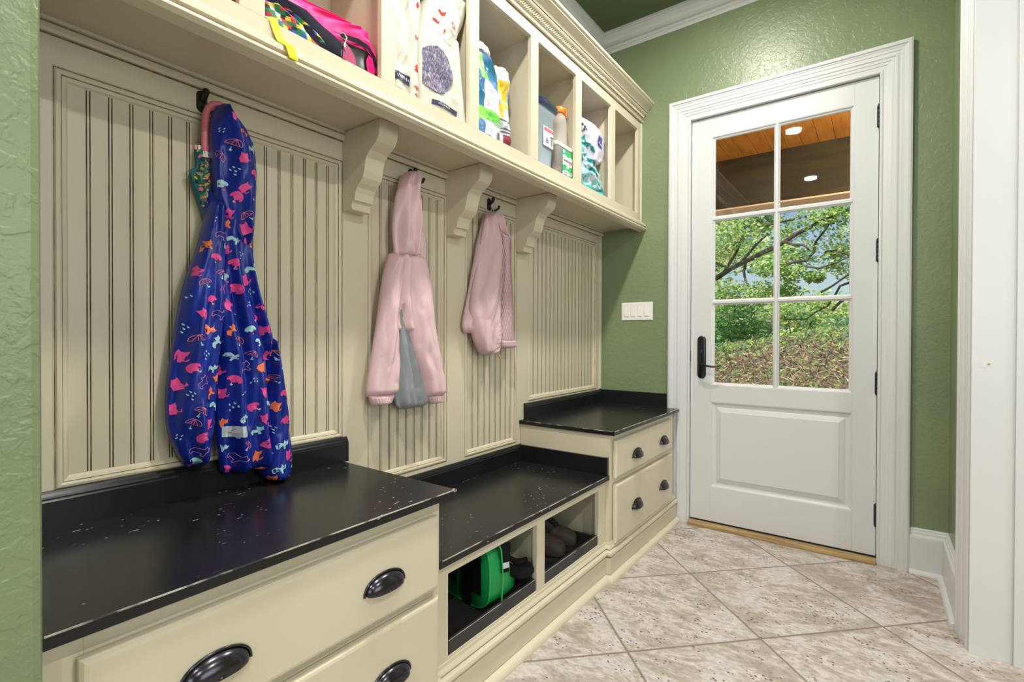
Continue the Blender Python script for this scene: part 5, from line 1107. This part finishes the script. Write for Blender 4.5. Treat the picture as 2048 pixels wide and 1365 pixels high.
pl = bpy.data.lights.new('porch_fill_lamp', 'POINT'); pl.energy = 190; pl.color = (1, .82, .6); pl.shadow_soft_size = .06; po = bpy.data.objects.new('porch_fill_lamp', pl); C.collection.objects.link(po); po.location = (.55, 3.42, 2.13)  # added point lamp that lifts the porch planks

BARK = mat('dark_bark', (.060, .050, .042), .9, noise_col=((.11, .095, .08), 14, .4, .6, (1, 1, 1)), bump=(30, .6, .01, 4))
def leaf_mat(n_, c_):
    m = mat(n_, c_, .55, spec=.3); b = m.node_tree.nodes['Principled BSDF']
    n = m.node_tree.nodes; l = m.node_tree.links; tr_ = n.new('ShaderNodeBsdfTranslucent'); tr_.inputs[0].default_value = (c_[0]*1.2, min(1, c_[1]*1.25), c_[2]*.8, 1); mx_ = n.new('ShaderNodeMixShader'); mx_.inputs[0].default_value = .4
    o_ = n['Material Output']; l.new(b.outputs[0], mx_.inputs[1]); l.new(tr_.outputs[0], mx_.inputs[2]); l.new(mx_.outputs[0], o_.inputs[0]); return m
LV = [leaf_mat('leaf_yellow_green', (.48, .58, .16)), leaf_mat('leaf_fresh_green', (.26, .46, .11)), leaf_mat('leaf_mid_green', (.12, .32, .09)), leaf_mat('leaf_pale', (.62, .68, .38)), leaf_mat('leaf_blue_green', (.17, .36, .23))]
TW = [CM('dry_twig', (.24, .17, .11), .8), CM('pale_dry_leaf', (.50, .38, .24), .8), CM('red_brown_leaf', (.20, .11, .07), .8), CM('dark_twig', (.07, .05, .035), .8)]
def leaves(mb, clumps, n, size, mats_, seed):
    rnd = random.Random(seed)
    for _ in range(n):
        cx, cy, cz, r = clumps[rnd.randrange(len(clumps))]
        d = V((rnd.gauss(0, 1), rnd.gauss(0, 1), rnd.gauss(0, 1))).normalized()*r*rnd.random()**.45; d.z *= .62
        c = V((cx, cy, cz))+d; s_ = size*rnd.uniform(.6, 1.3)
        a = V((rnd.uniform(-1, 1), rnd.uniform(-1, 1), rnd.uniform(-.6, .6))).normalized(); b = a.cross(V((rnd.uniform(-.5, .5), rnd.uniform(-1, -.2), rnd.uniform(.2, 1)))).normalized()
        mb.add([c-a*s_*.5, c+b*s_*.26, c+a*s_*.5, c-b*s_*.26], [(0, 1, 2, 3)], mats_[rnd.randrange(len(mats_))])
B1 = [(-4.6, 12.0, 1.7), (-3.39, 11.5, 2.21), (-2.83, 11.38, 2.43), (-2.48, 11.26, 2.62), (-2.17, 11.15, 2.73), (-1.87, 11.03, 2.84), (-1.64, 10.91, 2.91), (-1.43, 10.79, 2.99), (-1.2, 10.67, 3.1), (-.98, 10.55, 3.17), (-.75, 10.44, 3.27), (-.34, 10.32, 3.37), (.3, 10.2, 3.6)]
BR = [[(-1.64, 10.9, 2.36), (-1.54, 10.6, 2.45), (-1.26, 10.65, 2.57), (-1.06, 10.7, 2.58), (-.95, 10.75, 2.73), (-.92, 10.8, 2.93), (-.77, 10.6, 3.08), (-.61, 10.45, 3.3)],
      [(-2.66, 11.3, 2.53), (-2.42, 11.38, 2.96), (-2.28, 11.27, 3.25), (-2.21, 11.15, 3.44), (-1.72, 11.03, 3.4), (-1.26, 10.92, 3.42), (-1.06, 10.8, 3.43)],
      [(-2.18, 11.15, 2.73), (-2.22, 11.13, 2.52), (-2.18, 11.07, 2.33), (-2.09, 11.0, 2.17)], [(-2.89, 11.6, 2.8), (-2.69, 11.45, 2.7), (-2.48, 11.26, 2.62)],
      [(-2.30, 11.18, 2.68), (-2.08, 11.1, 2.93), (-1.88, 11.05, 3.12), (-1.79, 11.0, 3.17)], [(-1.43, 10.75, 2.99), (-1.28, 10.7, 2.9), (-1.10, 10.6, 2.86), (-1.0, 10.6, 2.75)]]
BL = [[(1.2, 11.0, 2.9), (.3, 11.15, 2.45), (-.23, 11.2, 2.25), (-.43, 11.31, 2.18), (-.57, 11.43, 2.14), (-.69, 11.54, 1.9), (-.79, 11.66, 1.77), (-.99, 11.77, 1.67), (-1.17, 11.89, 1.53), (-1.61, 12.0, 1.54)],
      [(-.71, 11.6, 1.68), (-.57, 11.47, 1.83), (-.43, 11.33, 1.92), (-.1, 11.2, 2.1), (.3, 11.1, 2.4)], [(-1.13, 10.7, 2.48), (-.85, 10.6, 2.41), (-.59, 10.5, 2.47), (-.4, 10.4, 2.55), (.2, 10.5, 2.6), (1.2, 11, 2.85)],
      [(-.85, 11.0, 2.0), (-.67, 10.93, 2.1), (-.44, 10.87, 2.27), (.0, 10.8, 2.45), (.6, 10.8, 2.7)], [(-.76, 10.7, 2.71), (-.59, 10.6, 2.71), (-.37, 10.5, 2.57), (.1, 10.5, 2.6)]]
ok = empty('oak_tree', (-6.4, 12.6, ground_h(-6.4, 12.6)), 'spreading leafy oak with long dark limbs reaching across the panes', 'tree')
m_ = MB().tube([(-6.4, 12.6, ground_h(-6.4, 12.6)-.1), (-6.3, 12.6, .9), (-5.8, 12.4, 1.6), (-5.2, 12.2, 1.75)], [.34, .27, .22, .17], BARK, 10); m_.tube([(-5.9, 12.45, 1.45), (-6.3, 12.8, 3.2), (-6.2, 13.0, 5.5)], [.2, .16, .08], BARK, 8); m_.build('trunk', ok, smooth=True)
MB().tube([(-5.5, 12.3, 1.66)]+B1, [.15, .12]+[.060-.003*i for i in range(12)], BARK, 8).build('limb', ok, smooth=True)
for q in BR: MB().tube(q, [.034-.022*i/len(q) for i in range(len(q))], BARK, 6).build('branch', ok, smooth=True)
rnd = random.Random(11); cl_ = []
for _ in range(46):
    x = rnd.uniform(-5.4, -.2); y = rnd.uniform(10.4, 12.6); z = rnd.uniform(2.6, 4.9) if x > -3.2 else rnd.uniform(1.9, 4.9); cl_.append((x, y, z, rnd.uniform(.35, .75)))
for q in [(-2.9, 11.2, 3.1, .5), (-2.3, 10.8, 3.3, .5), (-1.7, 10.6, 2.5, .35), (-1.3, 10.7, 2.35, .30), (-.8, 10.4, 3.3, .45), (-.4, 10.3, 3.35, .4), (-2.6, 11.0, 2.1, .45), (-2.0, 11.1, 2.05, .45), (-1.5, 11.1, 2.05, .35), (-2.9, 11.5, 1.7, .5), (-1.0, 11.5, 2.35, .2), (-.6, 11.4, 2.8, .2)]: cl_ += [q, q]
m_ = MB(); leaves(m_, cl_, 15000, .085, [LV[0], LV[0], LV[1], LV[1], LV[2], LV[3], LV[3], LV[4]], 5); tag(m_.build('foliage', ok), None)
tr2 = empty('young_tree', (1.6, 11.0, ground_h(1.6, 11)), 'bare branched slender tree whose dark twigs cross the sky at the right panes', 'tree')
MB().tube([(1.6, 11.0, ground_h(1.6, 11)-.1), (1.55, 11.0, 1.8), (1.3, 11.0, 2.9), (1.2, 11.1, 4.2)], [.10, .08, .06, .03], BARK, 8).build('trunk', tr2, smooth=True)
for i, q in enumerate(BL): MB().tube(q, [.030-.022*k/len(q) if i < 2 else .020-.014*k/len(q) for k in range(len(q))][::1], BARK, 6).build('branch', tr2, smooth=True)
m_ = MB(); leaves(m_, [(-.35, 11, 2.35, .35), (-.7, 10.9, 2.45, .3), (-.3, 10.6, 2.7, .3), (.2, 10.8, 2.8, .5), (-.9, 11.6, 1.75, .3), (-.4, 11.3, 3.1, .4), (.8, 11, 3.3, .7)], 900, .075, [LV[0], LV[1], LV[3]], 6); m_.build('foliage', tr2)
sh_ = [('dense green shrub at the left, behind the bank', (-3.9, 12.6, 1.1), [(-3.9+a, 12.6+b, 1.35+c, .55) for a, b, c in ((-.7, 0, 0), (0, 0, .3), (.6, .1, 0), (1.1, -.2, -.1), (1.2, -.1, .35), (.2, -.3, -.3), (-1.1, 0, .4), (1.6, -.2, -.1), (.9, -.9, -.25))], [LV[2], LV[1], LV[2], LV[4]], 4200),
       ('pale green bush in the middle distance behind the bank', (-1.6, 14.5, 1.1), [(-1.9+a, 14.5+b, 1.35+c, .55) for a, b, c in ((-.6, 0, .2), (0, .3, .5), (.6, 0, .25), (1.2, 0, .0), (1.7, .2, .1))], [LV[3], LV[0], LV[1], LV[4]], 2600),
       ('blue green bush at the right behind the bank', (.2, 14.0, 1.1), [(.1+a, 14+b, 1.3+c, .45) for a, b, c in ((-.6, 0, .1), (0, 0, .3), (.7, 0, .2), (-.2, -.3, .0))], [LV[4], LV[4], LV[3]], 1600)]
for i, (lb_, loc, cls, ms_, n_) in enumerate(sh_):
    s_ = empty('shrub', loc, lb_, 'shrub'); m_ = MB(); leaves(m_, cls, n_, .10, ms_, 20+i); m_.build('foliage', s_); m_ = MB()
    for c_ in cls[:5]: m_.tube([(loc[0], loc[1], ground_h(loc[0], loc[1])-.05), ((loc[0]+c_[0])/2, loc[1], 1.1), c_[:3]], [.03, .02, .008], BARK, 6)
    m_.build('stems', s_, smooth=True)
far = empty('tree_line', (-6, 24, 0), 'hazy line of distant trees beyond the garden', 'trees')
m_ = MB(); rnd = random.Random(4); leaves(m_, [(rnd.uniform(-13, -2.6) if k % 5 else rnd.uniform(-3, 1), rnd.uniform(22, 25), rnd.uniform(.6, 7.6) if k % 5 else rnd.uniform(.5, 2.5), rnd.uniform(.8, 1.5)) for k in range(110)], 20000, .26, [LV[1], LV[3], LV[0], LV[0], LV[3], LV[4]], 9); f_ = m_.build('foliage', far); far['kind'] = 'stuff'
# litter of leaves, twigs and ivy on the bank
def scatter_ground(n, fn, size, ms_, seed, y0=6.2, y1=10.4, thin=.26):
    rnd = random.Random(seed); m_ = MB(); k = 0
    while k < n:
        x = rnd.uniform(-4.6, 1.2); y = rnd.uniform(y0, y1)
        if rnd.random() > fn(x, y): continue
        z = ground_h(x, y)+rnd.uniform(.0, .07); s_ = size*rnd.uniform(.5, 1.4); a = V((rnd.uniform(-1, 1), rnd.uniform(-1, 1), rnd.uniform(-.3, .9))).normalized(); b = a.cross(V((rnd.uniform(-1, 1), -1, rnd.uniform(0, 1)))).normalized(); c = V((x, y, z))
        m_.add([c-a*s_*.5, c+b*s_*thin, c+a*s_*.5, c-b*s_*thin], [(0, 1, 2, 3)], ms_[rnd.randrange(len(ms_))]); k += 1
    return m_
nz_ = lambda x, y, k=1.1: noise.noise(V((x*k, y*k, 5)))
def ivyf(x, y): return min(1, max(0, .22+1.0*max(0, (y-8.9)/1.2)+.7*max(0, nz_(x, y))+.5*max(0, -x-2.4)+(.7 if y < 6.9 and x > -.9 else 0)))
tag(scatter_ground(15000, ivyf, .055, [LV[1], LV[2], LV[1], LV[4], LV[0]], 31).build('ivy'), 'low green ivy creeping over the crest and sides of the bank', 'ivy', kind='stuff')
tag(scatter_ground(14000, lambda x, y: 1-.6*ivyf(x, y), .12, [TW[0], TW[3], TW[2], TW[1], TW[3]], 32, thin=.05).build('twigs'), 'brown dry twigs and stems covering the bank', 'twigs', kind='stuff')
tag(scatter_ground(3000, lambda x, y: 1-.5*ivyf(x, y), .045, [TW[1], TW[0], TW[2]], 33).build('fallen_leaves'), 'pale fallen leaves scattered on the bank', 'leaves', kind='stuff')
clean_local()
